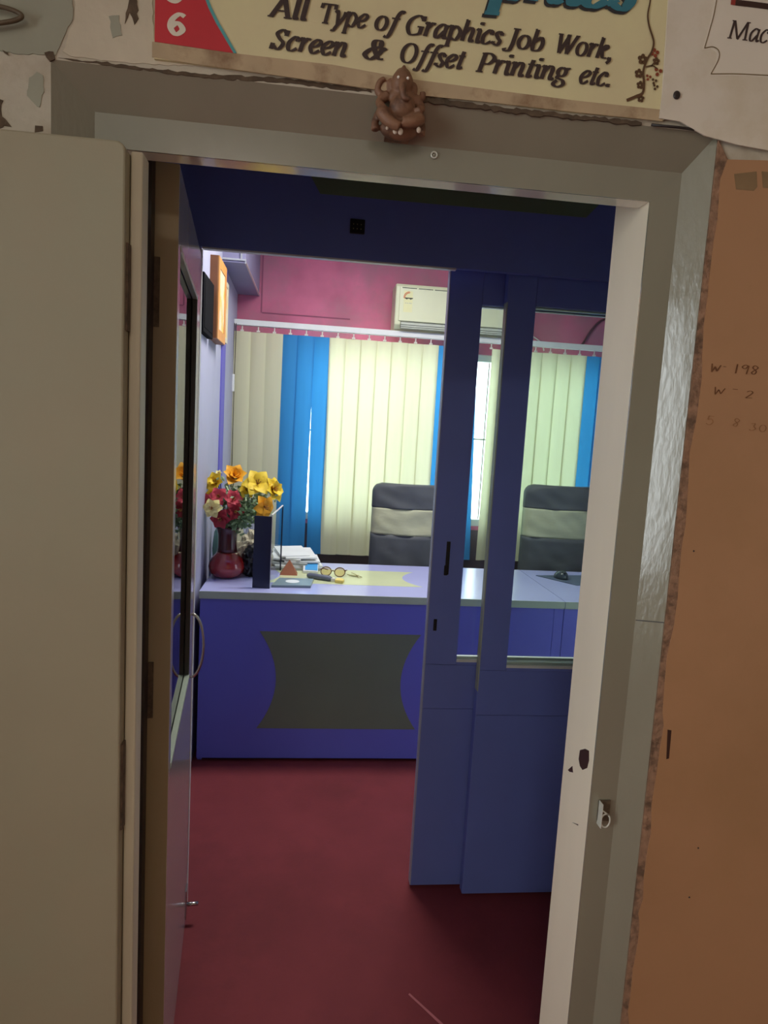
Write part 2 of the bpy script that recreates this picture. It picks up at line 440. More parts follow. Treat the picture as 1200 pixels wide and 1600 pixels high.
# back wall with the window opening behind the blind
bm = new()
for a in ((-0.7, WIN[0], 0, 2.72), (WIN[1], 2.62, 0, 2.72), (WIN[0], WIN[1], 0, WIN[2]), (WIN[0], WIN[1], WIN[3], 2.72)):
    box(bm, a[0], a[1], 4.40, 4.55, a[2], a[3])
wb = obj('wall_back', bm, 'pink_wall', None, kind='structure')
# scored rectangle on the pink plaster
bm = new()
box(bm, -0.362, -0.354, 4.397, 4.402, 2.190, 2.66)
box(bm, -0.354, 0.20, 4.397, 4.402, 2.186, 2.193)
obj('plaster_groove', bm, 'pink_groove', wb)
bx('under_window_shade', 'under_window_dark', wb, -0.498, 2.49, 4.385, 4.4005, 0.0, 0.868)  # added dark panel: stands in for shade and dark furniture below the window
w1 = thing('window_1', ((WIN[0]+WIN[1])/2, 4.46, WIN[2]), kind='structure')
for x0, x1, z0, z1 in ((WIN[0], WIN[1], WIN[2], WIN[2]+0.045), (WIN[0], WIN[1], WIN[3]-0.045, WIN[3])):
    bx('frame_rail', 'window_frame_paint', w1, x0, x1, 4.43, 4.48, z0, z1, 0.003)
for x in (WIN[0], 0.62, 1.30, WIN[1]-0.04):
    bx('frame_post', 'window_frame_paint', w1, x, x + 0.04, 4.432, 4.478, WIN[2]+0.045, WIN[3]-0.045, 0.003)
for i in range(14):
    x = WIN[0] + 0.06 + i * 0.152
    bm = new(); tube(bm, [(x, 4.515, WIN[2]), (x, 4.515, WIN[3])], 0.005, 6); obj('grille_bar', bm, 'grille_iron', w1, True)
for z in (1.47,):
    bx('grille_flat', 'grille_iron', w1, WIN[0], WIN[1], 4.505, 4.511, z, z + 0.012)
for x0, x1 in ((WIN[0]+0.04, 0.62), (0.66, 1.30), (1.34, WIN[1]-0.04)):
    bx('pane', 'pane_glass', w1, x0, x1, 4.453, 4.457, WIN[2]+0.045, WIN[3]-0.045)

# boxed beam in the upper left corner
t2 = thing('trim_2', (-0.45, 4.0, 2.29), kind='structure')
bx('beam_casing', 'box_beam', t2, -0.53, -0.375, 3.55, 4.399, 2.29, 2.719, 0.002)
bx('beam_edge', 'aluminium', t2, -0.377, -0.371, 3.545, 4.399, 2.288, 2.300)
bx('beam_edge', 'aluminium', t2, -0.40, -0.392, 3.544, 3.552, 2.30, 2.719)
bx('beam_edge', 'aluminium', t2, -0.53, -0.371, 3.543, 3.551, 2.30, 2.309)

# ------------------------------------------------------------------ door frame (trim_1)
t1 = thing('trim_1', (0.1, WY, 0), kind='structure', label='grey-green gloss door frame with splayed casing and cream jambs', cat='door frame')
bm = new()    # head: flat band and splay in one moulding, mitred
e = 0.002
hexa(bm, [(BX0, 1.1, BZ), (BX1, 1.1, BZ), (BX1, 1.104, BZ), (BX0, 1.104, BZ)][:2] + [(OX1, 1.1, OZ), (OX0, 1.1, OZ)],
     [(BX0, 1.104, BZ), (BX1, 1.104, BZ), (OX1, 1.104, OZ), (OX0, 1.104, OZ)])
obj('head_band', bm, 'grey_gloss', t1)
def splay(name, i0, i1, o0, o1, back):
    bm = new()
    hexa(bm, [i0, i1, o1, o0], [tuple(Vector(p) + Vector(back)) for p in (i0, i1, o1, o0)])
    return obj(name, bm, 'grey_splay' if name == 'side_splay' else 'grey_gloss', t1)
splay('head_splay', (BX0, 1.1, BZ), (BX1, 1.1, BZ), (SX0, WY, SZ), (SX1, WY, SZ), (0, 0.02, 0.004))
for sgn, bxx, sxx, oxx in ((-1, BX0, SX0, OX0), (1, BX1, SX1, OX1)):
    splay('side_splay', (bxx, 1.1, 0), (bxx, 1.1, BZ), (sxx, WY, 0), (sxx, WY, SZ), (sgn*0.004, 0.02, 0))
    bm = new()
    hexa(bm, [(oxx, 1.1, 0), (bxx, 1.1, 0), (bxx, 1.1, BZ), (oxx, 1.1, OZ)], [(oxx, 1.104, 0), (bxx, 1.104, 0), (bxx, 1.104, BZ), (oxx, 1.104, OZ)])
    obj('side_band', bm, 'grey_gloss', t1)
    bx('jamb', 'jamb_cream', t1, min(oxx, sxx), max(oxx, sxx), 1.104, 1.235, 0, OZ + 0.05, 0.0015)
bx('head_stop', 'soffit_gloss', t1, OX0, OX1, 1.1045, 1.138, OZ, OZ + 0.052, 0.0015)
bx('head_jamb', 'jamb_cream', t1, OX0, OX1, 1.1385, 1.235, OZ + 0.054, SZ)
# dark void behind the splay is closed by the wall blocks
bx('gap_shade_strip', 'nail_dark', t1, -0.312, -0.291, 1.2352, 1.262, 0, 1.94)  # added strip closing the hinge gap; its dark colour is the gap's shade
bx('head_filler', 'plaster', t1, SX0, SX1, 1.125, 1.234, SZ - 0.045, SZ)
# casing joint, screw, chipped strike hole
bm = new(); a, b = at(1040, 955, 1.085), at(999, 962, 1.098)
hexa(bm, [(0.6145, 1.0695, 1.198), (0.5785, 1.099, 1.193), (0.5785, 1.099, 1.1945), (0.6145, 1.0695, 1.1997)],
     [(0.6165, 1.072, 1.198), (0.5805, 1.1015, 1.193), (0.5805, 1.1015, 1.1945), (0.6165, 1.072, 1.1997)])
obj('casing_joint', bm, 'nail_dark', t1)
JX = OX1 - 0.0006
def jamb_pt(x, y):
    v = RIGHT * ((x - 600) / F_PX) + DOWN * ((y - 800) / F_PX) + _f
    v = v * (JX / v.x); return (v.y, v.z + CAM_H)
for k, poly in enumerate((((906,1172),(914,1170),(920,1173),(920,1188),(917,1200),(910,1203),(906,1197),(904,1186)), ((887,1203),(894,1197),(895,1207),(890,1206)), ((894,1285),(903,1288),(903,1290)))):
    bm = new(); prism_x(bm, [jamb_pt(x, y) for x, y in poly], JX, JX + 0.003)
    obj('chipped_hole', bm, 'bar_brown' if k < 2 else 'rust', t1)
p = at(678, 243, 1.1)
s = thing('screw', (p.x, 1.098, p.z), 'small round screw cup in the lintel just right of the idol', 'screw')
bm = new(); tube(bm, [(p.x + 0.0045*math.cos(i*PI/8), 1.0975, p.z + 0.0045*math.sin(i*PI/8)) for i in range(16)], 0.0014, 6, True)
obj('cup_ring', bm, 'steel_white', s, True)
bm = new(); ball(bm, (p.x, 1.0985, p.z), 0.003, 1, 0.5, 1); obj('head', bm, 'grey_gloss', s, True)
p = at(943, 1270, 1.1)
s = thing('latch_bracket', (p.x, 1.098, p.z - 0.02), 'small pale metal latch bracket on the right door frame', 'latch')
bx('plate', 'steel_white', s, p.x - 0.012, p.x - 0.0102, 1.082, 1.0995, p.z - 0.020, p.z + 0.026, 0.0006)
bx('mount', 'rust', s, p.x - 0.012, p.x + 0.010, 1.0965, 1.0995, p.z - 0.014, p.z + 0.026, 0.0006)
bm = new(); tube(bm, [(p.x - 0.001 + 0.0085*math.cos(i*PI/9), 1.088, p.z - 0.008 + 0.013*math.sin(i*PI/9)) for i in range(18)], 0.0015, 6, True)
obj('staple_loop', bm, 'steel_white', s, True)
bm = new(); tube(bm, [(p.x - 0.010, 1.088, p.z + 0.012), (p.x + 0.004, 1.088, p.z + 0.003)], 0.0015, 6); obj('arm', bm, 'steel_white', s, True)

# ------------------------------------------------------------------ door_1: grey leaf folded back against the wall, left
d1 = thing('door_1', (-0.67, 1.03, 0), kind='structure', label='plain grey-beige door leaf folded back against the left wall', cat='door')
LZ = at(120, 213, 1.008).z
LX = -0.2720
bm = new()
pts = [(-1.09, 0.01), (LX, 0.01)]
for i in range(7):
    a = i / 6 * PI / 2
    pts.append((LX - 0.014 + 0.014*math.cos(a), LZ - 0.014 + 0.014*math.sin(a)))
pts += [(-1.09, LZ)]
prism_y(bm, pts, 1.006, 1.052)
obj('leaf_panel', bm, 'leaf_grey', d1, bevel=0.003)
bx('edge_lipping', 'leaf_edge', d1, LX + 0.0005, LX + 0.0175, 1.028, 1.064, 0.01, LZ - 0.004, 0.003)
for z0, z1 in ((1.62, 1.74), (0.86, 1.0)):
    bx('hinge_plate', 'rust', d1, LX - 0.0005, LX + 0.003, 1.012, 1.029, z0, z1)

# ------------------------------------------------------------------ door_2: glazed inner door standing open
A = Vector((-0.252, 1.270, 0)); B = Vector((-0.322, 1.935, 0))
U = (B - A).normalized(); NN = Vector((U.y, -U.x, 0)); LEN = (B - A).length
def D(s, t, z): 
    q = A + U * s + NN * t
    return (q.x, q.y, z)
d2 = thing('door_2', tuple(A + U*LEN/2), kind='structure', label='glazed inner door with grey laminate standing open on the left', cat='door')
def dbox(name, material, s0, s1, t0, t1_, z0, z1, bevel=0.0, parent=None, smooth=False):
    bm = new()
    hexa(bm, [D(s0, t0, z0), D(s1, t0, z0), D(s1, t1_, z0), D(s0, t1_, z0)], [D(s0, t0, z1), D(s1, t0, z1), D(s1, t1_, z1), D(s0, t1_, z1)])
    return obj(name, bm, material, parent or d2, smooth, bevel)
DZ0, DZ1, TH = 0.010, 1.940, 0.046
G0, G1, GZ0, GZ1 = 0.045, 0.545, 0.800, 1.815
dbox('edge_lipping', 'door_edge_brown', 0, 0.006, -TH, 0, DZ0, DZ1)
dbox('stile', 'door_laminate', 0.006, G0, -TH, 0, DZ0, DZ1)
dbox('stile', 'door_laminate', G1, LEN - 0.004, -TH, 0, DZ0, DZ1)
dbox('edge_trim', 'aluminium', LEN - 0.004, LEN, -TH, 0.001, DZ0, DZ1)
dbox('bottom_panel', 'door_laminate', G0, G1, -TH, 0, DZ0, GZ0)
dbox('top_rail', 'door_laminate', G0, G1, -TH, 0, GZ1, DZ1)
# rebate around the glass: beads on the four sides
k = 0.012
dbox('glazing_bead', 'bead_green', G0, G1, -0.0115, 0.0012, GZ0, GZ0 + k, 0.001)
dbox('glazing_bead', 'bead_green', G0, G1, -0.0115, 0.0012, GZ1 - k, GZ1, 0.001)
dbox('glazing_bead', 'reveal_dark', G1 - k, G1, -0.0115, 0.0005, GZ0 + k, GZ1 - k, 0.001)
dbox('pane', 'door_glass', G0, G1, -0.0165, -0.0125, GZ0, GZ1)
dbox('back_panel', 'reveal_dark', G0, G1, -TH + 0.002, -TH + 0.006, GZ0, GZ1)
# D handle
HS = G1 + 0.065
hp = [D(HS, 0.0, 0.960)] + [D(HS, 0.034*math.sin(a), 0.868 + 0.092*math.cos(a)) for a in [PI*i/14 for i in range(1, 14)]] + [D(HS, 0.0, 0.776)]
bm = new(); tube(bm, hp, 0.0038, 8); obj('pull_handle', bm, 'chrome', d2, True)
bm = new(); tube(bm, [D(LEN - 0.03, 0.0, 0.055), D(LEN - 0.03, 0.018, 0.055), D(LEN - 0.03, 0.036, 0.055)], [0.006, 0.006, 0.0065], 10)
bolt = obj('tower_bolt', bm, 'chrome', d2, True)
dbox('bolt_plate', 'chrome', LEN - 0.05, LEN - 0.012, 0.0, 0.003, 0.02, 0.11)
for z0, z1 in ((1.66, 1.78), (0.93, 1.04)):
    dbox('hinge', 'rust', -0.004, 0.0, -TH, -TH + 0.016, z0, z1)

# ------------------------------------------------------------------ blue partition: header, jamb, two sliding doors
PZ = 1.970
wp = thing('wall_partition', (0.5, 1.96, PZ), kind='structure')
bx('fascia', 'blue_laminate', wp, -0.455, 1.9, 1.955, 1.975, PZ, 2.72)
bx('head_box', 'blue_laminate', wp, -0.455, 2.5, 1.976, 2.10, 2.0, 2.72)
bx('edge_band', 'edge_white', wp, -0.324, 0.384, 1.9555, 1.9745, PZ - 0.0045, PZ)  # white edging cut to its lit span; the unlit stretch stays blue
bx('jamb_post', 'blue_laminate', wp, -0.455, -0.329, 1.955, 1.975, 0, PZ)
bx('jamb_edge', 'edge_white', wp, -0.329, -0.3245, 1.956, 1.974, 0, PZ - 0.005)
bm = new(); prism_y(bm, [(-0.060, 2.215), (0.82, 2.215), (0.752, 2.140), (-0.010, 2.136)], 1.9535, 1.956)
obj('olive_inlay', bm, 'header_olive', wp)
sk = thing('socket', (0.096, 1.955, 2.038), 'small black square socket plate on the dark blue header', 'socket')
bx('plate', 'socket_black', sk, 0.076, 0.117, 1.947, 1.955, 2.038, 2.077, 0.002)
for i in range(3):
    for j in range(2):
        bx('pin_hole', 'brass', sk, 0.0845 + i*0.0105, 0.0865 + i*0.0105, 1.9462, 1.9475, 2.049 + j*0.012, 2.052 + j*0.012)

def sliding(name, label, x0, x1, y0, gx0, gx1):
    y1 = y0 + 0.032
    d = thing(name, ((x0+x1)/2, y0, 0), label, 'door', kind='structure')
    g = 0.0008
    z0, zt = 0.008, 1.990
    zg0, zg1, zm = 0.790, 1.890, 0.622
    if x0 < 0.5:
        bx('edge_band', 'edge_bluegrey', d, x0, x0 + 0.003, y0 + 0.001, y1 - 0.001, z0, zt)
    else:
        bx('edge_band', 'blue_laminate', d, x0, x0 + 0.003, y0 + 0.001, y1 - 0.001, z0, 0.70)
        bx('edge_band', 'bead_green', d, x0, x0 + 0.003, y0 + 0.001, y1 - 0.001, 0.70, 1.895)
        bx('edge_band', 'blue_laminate', d, x0, x0 + 0.003, y0 + 0.001, y1 - 0.001, 1.895, zt)
    bx('stile', 'blue_laminate', d, x0 + 0.003, gx0, y0, y1, zg0 - 0.02, zt)
    bx('stile', 'blue_laminate', d, gx1, x1, y0, y1, zg0 - 0.02, zt)
    bx('top_rail', 'blue_laminate', d, gx0 + g, gx1 - g, y0, y1, zg1, zt)
    bx('middle_rail', 'blue_laminate', d, x0 + 0.003, x1, y0, y1, zm + g, zg0 - 0.02 - 2*g)
    bx('sill_block', 'blue_laminate', d, gx0 + g, gx1 - g, y0, y1, zg0 - 0.02 - g, zg0 - 0.012)
    bx('bottom_panel', 'blue_laminate', d, x0 + 0.003, x1, y0, y1, z0, zm - g)
    bx('glazing_bead', 'edge_white', d, gx0, gx1, y0 + 0.001, y0 + 0.012, zg0 - 0.012, zg0 - 0.004)
    bx('glazing_bead', 'edge_white', d, gx0, gx1, y0 + 0.018, y1 - 0.001, zg0 - 0.012, zg0 + 0.002)
    bx('glazing_bead', 'edge_white', d, gx0, gx1, y0 + 0.018, y1 - 0.001, zg1 - 0.004, zg1)
    bx('pane', 'pane_glass', d, gx0, gx1, y0 + 0.0135, y0 + 0.0165, zg0 - 0.01, zg1)
    return d
s1 = sliding('door_3', 'blue sliding door with recessed pull, further of the two', 0.383, 1.16, 2.038, 0.486, 1.06)
s2 = sliding('door_4', 'blue sliding door with wide glass, nearer of the two', 0.549, 1.36, 1.992, 0.637, 1.26)
# recessed pull and lock on the further panel
for (x0, x1, z0, z1, n) in ((0.4285, 0.4405, 1.062, 1.168, 'recessed_pull'), (0.4255, 0.4365, 1.060, 1.092, 'pull_lever'), (0.4035, 0.4145, 0.880, 0.918, 'lock_plate')):
    bx(n, 'socket_black', s1, x0, x1, 2.0355 if n != 'pull_lever' else 2.0335, 2.0385, z0, z1, 0.002)
bm = new()
def floor_pt(x, y):
    v = RIGHT * ((x - 600) / F_PX) + DOWN * ((y - 800) / F_PX) + _f
    v = v * (-CAM_H / v.z); return (v.x, v.y)
prism_z(bm, [floor_pt(640, 1552), floor_pt(696, 1603), floor_pt(690, 1603), floor_pt(638, 1554)], -0.001, 0.0005)
obj('floor_scratch', bm, 'scratch', bpy.data.objects['floor'])

# ------------------------------------------------------------------ office desk
DY = 2.872
dk = thing('desk', (0.36, 3.2, 0), 'blue office desk with pale lavender top and olive waisted front inlay', 'desk')
bx('top', 'desk_top', dk, -0.455, 1.1685, DY + 0.003, 3.565, 0.742, 0.775)
bx('edge_band', 'desk_edge', dk, -0.455, 1.1685, DY, DY + 0.003, 0.7425, 0.7748)
bx('front_panel', 'blue_desk', dk, -0.452, 1.1235, DY + 0.010, DY + 0.03, 0.018, 0.742)
bx('end_filler', 'blue_desk', dk, 1.1250, 1.1685, DY + 0.010, DY + 0.03, 0.018, 0.742)
bx('plinth', 'socket_black', dk, -0.45, 1.12, DY + 0.04, DY + 0.06, 0.0, 0.06)
bx('side_panel', 'blue_desk', dk, -0.452, -0.432, DY + 0.03, 3.54, 0.0, 0.742)
bx('side_panel', 'blue_desk', dk, 1.105, 1.125, DY + 0.03, 3.54, 0.0, 0.742)
def waisted(x0, x1, z0, z1, d0, d1_, n=16):
    pts = [(x0 + (1-(2*i/n-1)**2)*d0, z0 + (z1-z0)*i/n) for i in range(n+1)]
    pts += [(x1 - (1-(2*i/n-1)**2)*d1_, z1 - (z1-z0)*i/n) for i in range(n+1)]
    return pts
bm = new(); prism_y(bm, waisted(-0.195, 0.518, 0.158, 0.602, 0.078, 0.080), DY + 0.0085, DY + 0.0105)
obj('front_inlay', bm, 'olive_laminate', dk)
bm = new(); prism_z(bm, waisted(-0.20, 0.545, 3.075, 3.40, 0.07, 0.075), 0.7745, 0.7756)
obj('top_inlay', bm, 'desk_inlay', dk)
dk2 = thing('side_desk', (1.55, 3.2, 0), 'blue side desk with pale top behind the nearer sliding door', 'desk')
bx('top', 'desk_top', dk2, 1.1715, 2.2, DY + 0.003, 3.565, 0.742, 0.775)
bx('edge_band', 'desk_edge', dk2, 1.1715, 2.2, DY, DY + 0.003, 0.7425, 0.7748)
bx('front_panel', 'blue_desk', dk2, 1.1715, 2.18, DY + 0.010, DY + 0.03, 0.012, 0.742)
bx('side_panel', 'blue_desk', dk2, 1.1715, 1.19, DY + 0.03, 3.54, 0.0, 0.742)
bx('side_panel', 'blue_desk', dk2, 2.16, 2.18, DY + 0.03, 3.54, 0.0, 0.742)

# ------------------------------------------------------------------ vertical blind
bl = thing('vertical_blind', (0.7, 4.25, 0.69), 'cream and blue vertical slat blind across the office window', 'blind')
bx('headrail', 'rail_white', bl, -0.505, 2.35, 4.235, 4.275, 2.083, 2.117, 0.003)
PITCHX = 0.0968
colors = ['c']*3 + ['b']*3 + ['c']*7 + ['b']*3 + ['c']*7 + ['b']*3 + ['c']*4
slat_meshes = {}
def slat_bm(w, h, seed):
    bm = new(); n = 6; mrows = 14
    rr = random.Random(seed); ph = rr.uniform(0, 6); am = rr.uniform(0.001, 0.003)
    rows = []
    for j in range(mrows + 1):
        z = -h * j / mrows
        row = []
        for i in range(n + 1):
            u = i / n - 0.5
            y = -0.010 * (1 - 4*u*u) + am * math.sin(ph + j*0.5) * (j / mrows)
            row.append(bm.verts.new((u * w, y, z)))
        rows.append(row)
    for a, b in zip(rows, rows[1:]):
        for i in range(n): bm.faces.new((a[i], a[i+1], b[i+1], b[i]))
    return bm
ms_ = {}
for k in 'cb':
    for v in range(3):
        bm = slat_bm(0.107, 1.356, v + (0 if k == 'c' else 7))
        me = bpy.data.meshes.new('slat'); bm.to_mesh(me); bm.free()
        for p in me.polygons: p.use_smooth = True
        me.materials.append(MATS['slat_cream' if k == 'c' else 'slat_blue'])
        ms_[k, v] = me
bm = new(); tube(bm, [(0, 0, 0.0), (0, 0, -0.03)], 0.004, 6); box(bm, -0.010, 0.010, -0.003, 0.003, -0.036, -0.026)
clip_me = bpy.data.meshes.new('clip'); bm.to_mesh(clip_me); bm.free(); clip_me.materials.append(MATS['clip_white'])
bloc = Vector(bl.location)
x = -0.505 + PITCHX / 2
for i, k in enumerate(colors):
    xx = x + i * PITCHX
    o = bpy.data.objects.new('slat', ms_[k, i % 3]); COL.objects.link(o); o.parent = bl
    yaw = R.uniform(-0.10, -0.02); tilt = R.uniform(-0.002, 0.002); dx = 0
    if i == 5: tilt = -0.0105; dx = 0.001; yaw = -0.03          # gap widening downwards
    if i == 4: tilt = 0.0085; dx = -0.001; yaw = -0.03
    if i == 15: dx = -0.042; yaw = -0.35; tilt = -0.034
    if i == 16: dx = 0.055; yaw = 0.35; tilt = 0.004       # slat pushed aside
    o.location = Vector((xx + dx, 4.258 + (0.006 if i % 2 else 0), 2.048)) - bloc
    o.rotation_euler = (0, tilt, yaw)
    c = bpy.data.objects.new('clip', clip_me); COL.objects.link(c); c.parent = bl
    c.location = Vector((xx, 4.25, 2.084)) - bloc
# operating cords with a white weight
bm = new(); tube(bm, [(-0.500, 4.225, 2.09), (-0.507, 4.222, 1.7), (-0.505, 4.222, 0.80)], 0.0022, 6); obj('cord', bm, 'nail_dark', bl, True)
bm = new(); tube(bm, [(-0.490, 4.225, 2.09), (-0.492, 4.222, 1.7), (-0.490, 4.222, 0.80)], 0.0022, 6); obj('cord', bm, 'nail_dark', bl, True)
bx('cord_weight', 'edge_white', bl, -0.506, -0.490, 4.212, 4.228, 1.683, 1.787, 0.003)

# ------------------------------------------------------------------ air conditioner
ac = thing('air_conditioner', (0.89, 4.3, 2.122), 'white split air conditioner on the pink wall above the blind', 'air conditioner')
bm = new()
prof = [(4.399, 2.125), (4.235, 2.125), (4.205, 2.150), (4.200, 2.375), (4.212, 2.394), (4.399, 2.398)]
prism_x(bm, prof, 0.462, 1.262)
obj('body', bm, 'ac_white', ac, bevel=0.008, seg=3)
bx('front_panel', 'ac_white', ac, 0.486, 1.240, 4.196, 4.203, 2.172, 2.376, 0.003)
for a, b in ((0.500, 0.590), (0.600, 0.690), (0.700, 0.83), (0.85, 1.0), (1.02, 1.2)):
    bx('intake_slot', 'ac_dark', ac, a, b, 4.1945, 4.1965, 2.3665, 2.3705)
bx('outlet_gap', 'ac_dark', ac, 0.500, 1.22, 4.198, 4.206, 2.127, 2.168)
for z0, z1 in ((2.150, 2.165), (2.138, 2.147), (2.128, 2.135)):
    bx('louvre', 'ac_grey', ac, 0.502, 1.218, 4.194, 4.203, z0, z1, 0.001)
bx('energy_label', 'label_cream', ac, 0.512, 0.566, 4.1952, 4.1962, 2.225, 2.350)
for i in range(6):
    a = math.radians(95 + i * 17)
    bm = new()
    cx, cz = 0.545 + 0.030*math.cos(a), 2.312 + 0.030*math.sin(a)
    tube(bm, [(cx + 0.0045*math.cos(j*PI/4), 4.1945, cz + 0.0045*math.sin(j*PI/4)) for j in range(8)], 0.0016, 5, True)
    obj('label_star', bm, 'logo_red', ac)
bm = new(); prism_y(bm, [(0.515, 2.311), (0.570, 2.311), (0.566, 2.306), (0.552, 2.300), (0.548, 2.305), (0.536, 2.305), (0.532, 2.300), (0.518, 2.306)], 4.1942, 4.1955)
obj('label_mark', bm, 'ac_dark', ac)
for x0 in (0.522, 0.533, 0.545, 0.554): bx('label_text', 'ac_grey', ac, x0, x0 + 0.007, 4.1943, 4.1955, 2.276, 2.281)

# ------------------------------------------------------------------ cable on the pink wall, right
bm = new()
tube(bm, cr([tuple(at(x, y, 4.39)) for x, y in ((896, 546), (908, 540), (925, 515), (938, 502), (952, 498), (970, 500), (1000, 520))], 8), 0.007, 8)
obj('wall_cable', bm, 'cable_dark', None, True, label='dark cable arching over the blind rail on pink wall', cat='cable')
bm = new()
tube(bm, cr([tuple(at(x, y, 4.39)) for x, y in ((820, 520), (836, 528), (846, 537), (850, 548))], 6), 0.005, 8)
obj('wall_cable', bm, 'cable_white', None, True, label='thin white cable drooping behind blind rail, right of the conditioner', cat='cable')

# ------------------------------------------------------------------ pictures and panel on the left wall
def wall_frame(name, label, y0, y1, z0, z1, depth, border, side_m, front_m, pic_m):
    t = thing(name, (left_wall_x((y0+y1)/2), (y0+y1)/2, z0), label, 'picture')
    xf = left_wall_x((y0+y1)/2) + depth; xb = left_wall_x(y1) + 0.001
    bx('backing', side_m, t, xb, xf - 0.006, y0, y1, z0, z1)
    bx('frame_stile', front_m, t, xf - 0.006, xf, y0, y0 + border, z0, z1)
    bx('frame_stile', front_m, t, xf - 0.006, xf, y1 - border, y1, z0, z1)
    bx('frame_rail', front_m, t, xf - 0.006, xf, y0 + border, y1 - border, z0, z0 + border)
    bx('frame_rail', front_m, t, xf - 0.006, xf, y0 + border, y1 - border, z1 - border, z1)
    bx('picture', pic_m, t, xf - 0.006, xf - 0.003, y0 + border, y1 - border, z0 + border, z1 - border)
    return t
wall_frame('picture_frame', 'deep orange wooden picture frame high on the lavender wall', 3.10, 3.36, 1.862, 2.215, 0.042, 0.045, 'frame_brown', 'frame_orange', 'frame_picture')
wall_frame('picture_frame', 'pale picture frame on lavender wall behind the orange one', 3.44, 3.66, 1.90, 2.20, 0.022, 0.025, 'frame_pale', 'frame_pale', 'frame_picture')
t = thing('wall_speaker', (left_wall_x(2.95), 2.95, 1.85), 'flat black box on the wall left of the orange frame', 'speaker')
bx('body', 'speaker_black', t, left_wall_x(3.06) + 0.001, left_wall_x(2.95) + 0.022, 2.80, 3.06, 1.85, 2.08, 0.003)
bx('grille', 'speaker_black', t, left_wall_x(2.95) + 0.0221, left_wall_x(2.95) + 0.0235, 2.82, 3.04, 1.87, 2.06)

# ------------------------------------------------------------------ office chairs
def rounded(w, h, r, n=6, square_bottom=True):
    pts = [(-w/2, 0), (w/2, 0)]
    for i in range(n+1):
        a = i/n*PI/2; pts.append((w/2 - r + r*math.cos(a), h - r + r*math.sin(a)))
    for i in range(n+1):
        a = PI/2 + i/n*PI/2; pts.append((-w/2 + r + r*math.cos(a), h - r + r*math.sin(a)))
    return pts
def back_band(z0, z1, w, top=False, seed=0):
    """slice of the padded backrest, wrinkled cloth on its front"""
    bm = new(); nx, nz = 26, 14
    front = []; back = []
    for j in range(nz+1):
        z = z0 + (z1-z0)*j/nz
        half = w/2
        if top:
            d = z - (z1 - 0.055)
            if d > 0: half = w/2 - 0.055 + math.sqrt(max(0, 0.055**2 - d*d))
        fr = []; bk = []
        for i in range(nx+1):
            u = 2*i/nx - 1
            px = u*half
            wr = 0.011*mnoise.noise(Vector((px*9 + seed, z*16 + px*6, seed))) 
            edge = min(1, (1-abs(u))*half/0.02)
            y = -0.030 - 0.012*(1-u*u) + (1-edge)*0.018 + wr*edge + 0.05*u*u
            fr.append(bm.verts.new((px, y, z))); bk.append(bm.verts.new((px, 0.03 + 0.05*u*u, z)))
        front.append(fr); back.append(bk)
    for j in range(nz):
        for i in range(nx):
            bm.faces.new((front[j][i], front[j][i+1], front[j+1][i+1], front[j+1][i]))
            bm.faces.new((back[j][i+1], back[j][i], back[j+1][i], back[j+1][i+1]))
        for i in (0, nx): bm.faces.new((front[j][i], front[j+1][i], back[j+1][i], back[j][i]))
    for j in (0, nz):
        for i in range(nx): bm.faces.new((front[j][i], front[j][i+1], back[j][i+1], back[j][i]))
    return bm
def make_chair(label, loc, rz, top, b1, b0, w, seed):
    t = thing('office_chair', (0, 0, 0), label, 'chair', 'office chairs behind the desk')
    br = obj('backrest', back_band(b0 - 0.36, b0, w, False, seed), 'chair_dark', t, True)
    obj('beige_band', back_band(b0, b1, w - 0.004, False, seed + 3), 'chair_beige', t, True)
    obj('top_band', back_band(b1, top, w, True, seed + 5), 'chair_dark', t, True)
    bm = new(); box(bm, -0.23, 0.23, -0.46, 0.0, 0.43, 0.50); obj('seat', bm, 'chair_dark', t, bevel=0.02, seg=3)
    bm = new(); tube(bm, [(0, -0.2, 0.43), (0, -0.2, 0.10)], 0.028, 12); obj('gas_lift', bm, 'chair_frame', t, True)
    bm = new(); box(bm, -0.03, 0.03, 0.02, 0.04, 0.44, 0.72); obj('back_support', bm, 'chair_frame', t)
    for k in range(5):
        a = k*2*PI/5 + 0.3
        bm = new(); tube(bm, [(0, -0.2, 0.09), (0.26*math.cos(a), -0.2 + 0.26*math.sin(a), 0.055)], [0.022, 0.015], 8); ba = obj('base_arm', bm, 'chair_frame', t, True)
        bm = new(); ball(bm, (0.26*math.cos(a), -0.2 + 0.26*math.sin(a), 0.025), 0.025, 0.7); obj('castor', bm, 'chair_frame', ba, True)
    t.location = loc; t.rotation_euler = (0, 0, rz)
    return t
make_chair('striped dark and beige office chair facing the desk, left one, with diagonal creases', (0.585, 3.80, 0), 0.0, 1.200, 1.060, 0.908, 0.46, 1.0)
make_chair('striped dark and beige office chair seen through the nearer sliding door glass', (1.49, 3.80, 0), 0.0, 1.234, 1.096, 0.926, 0.46, 4.2)

# ------------------------------------------------------------------ things on the desk
DT = 0.775
VX, VY = -0.378, 3.17
va = thing('vase', (VX, VY, DT), 'round-bellied glossy red vase holding the flowers', 'vase')
bm = new()
lathe(bm, [(0.050, DT), (0.066, DT+0.007), (0.080, DT+0.026), (0.0855, DT+0.050), (0.080, DT+0.074), (0.066, DT+0.095), (0.052, DT+0.110), (0.0475, DT+0.118)], VX, VY, 48)
obj('belly', bm, 'vase_red', va, True)
bm = new()
lathe(bm, [(0.0475, DT+0.117), (0.044, DT+0.140), (0.043, DT+0.165), (0.044, DT+0.200), (0.052, DT+0.228), (0.060, DT+0.240), (0.055, DT+0.240), (0.045, DT+0.222), (0.038, DT+0.19)], VX, VY, 40)
obj('neck', bm, 'vase_dark', va, True)

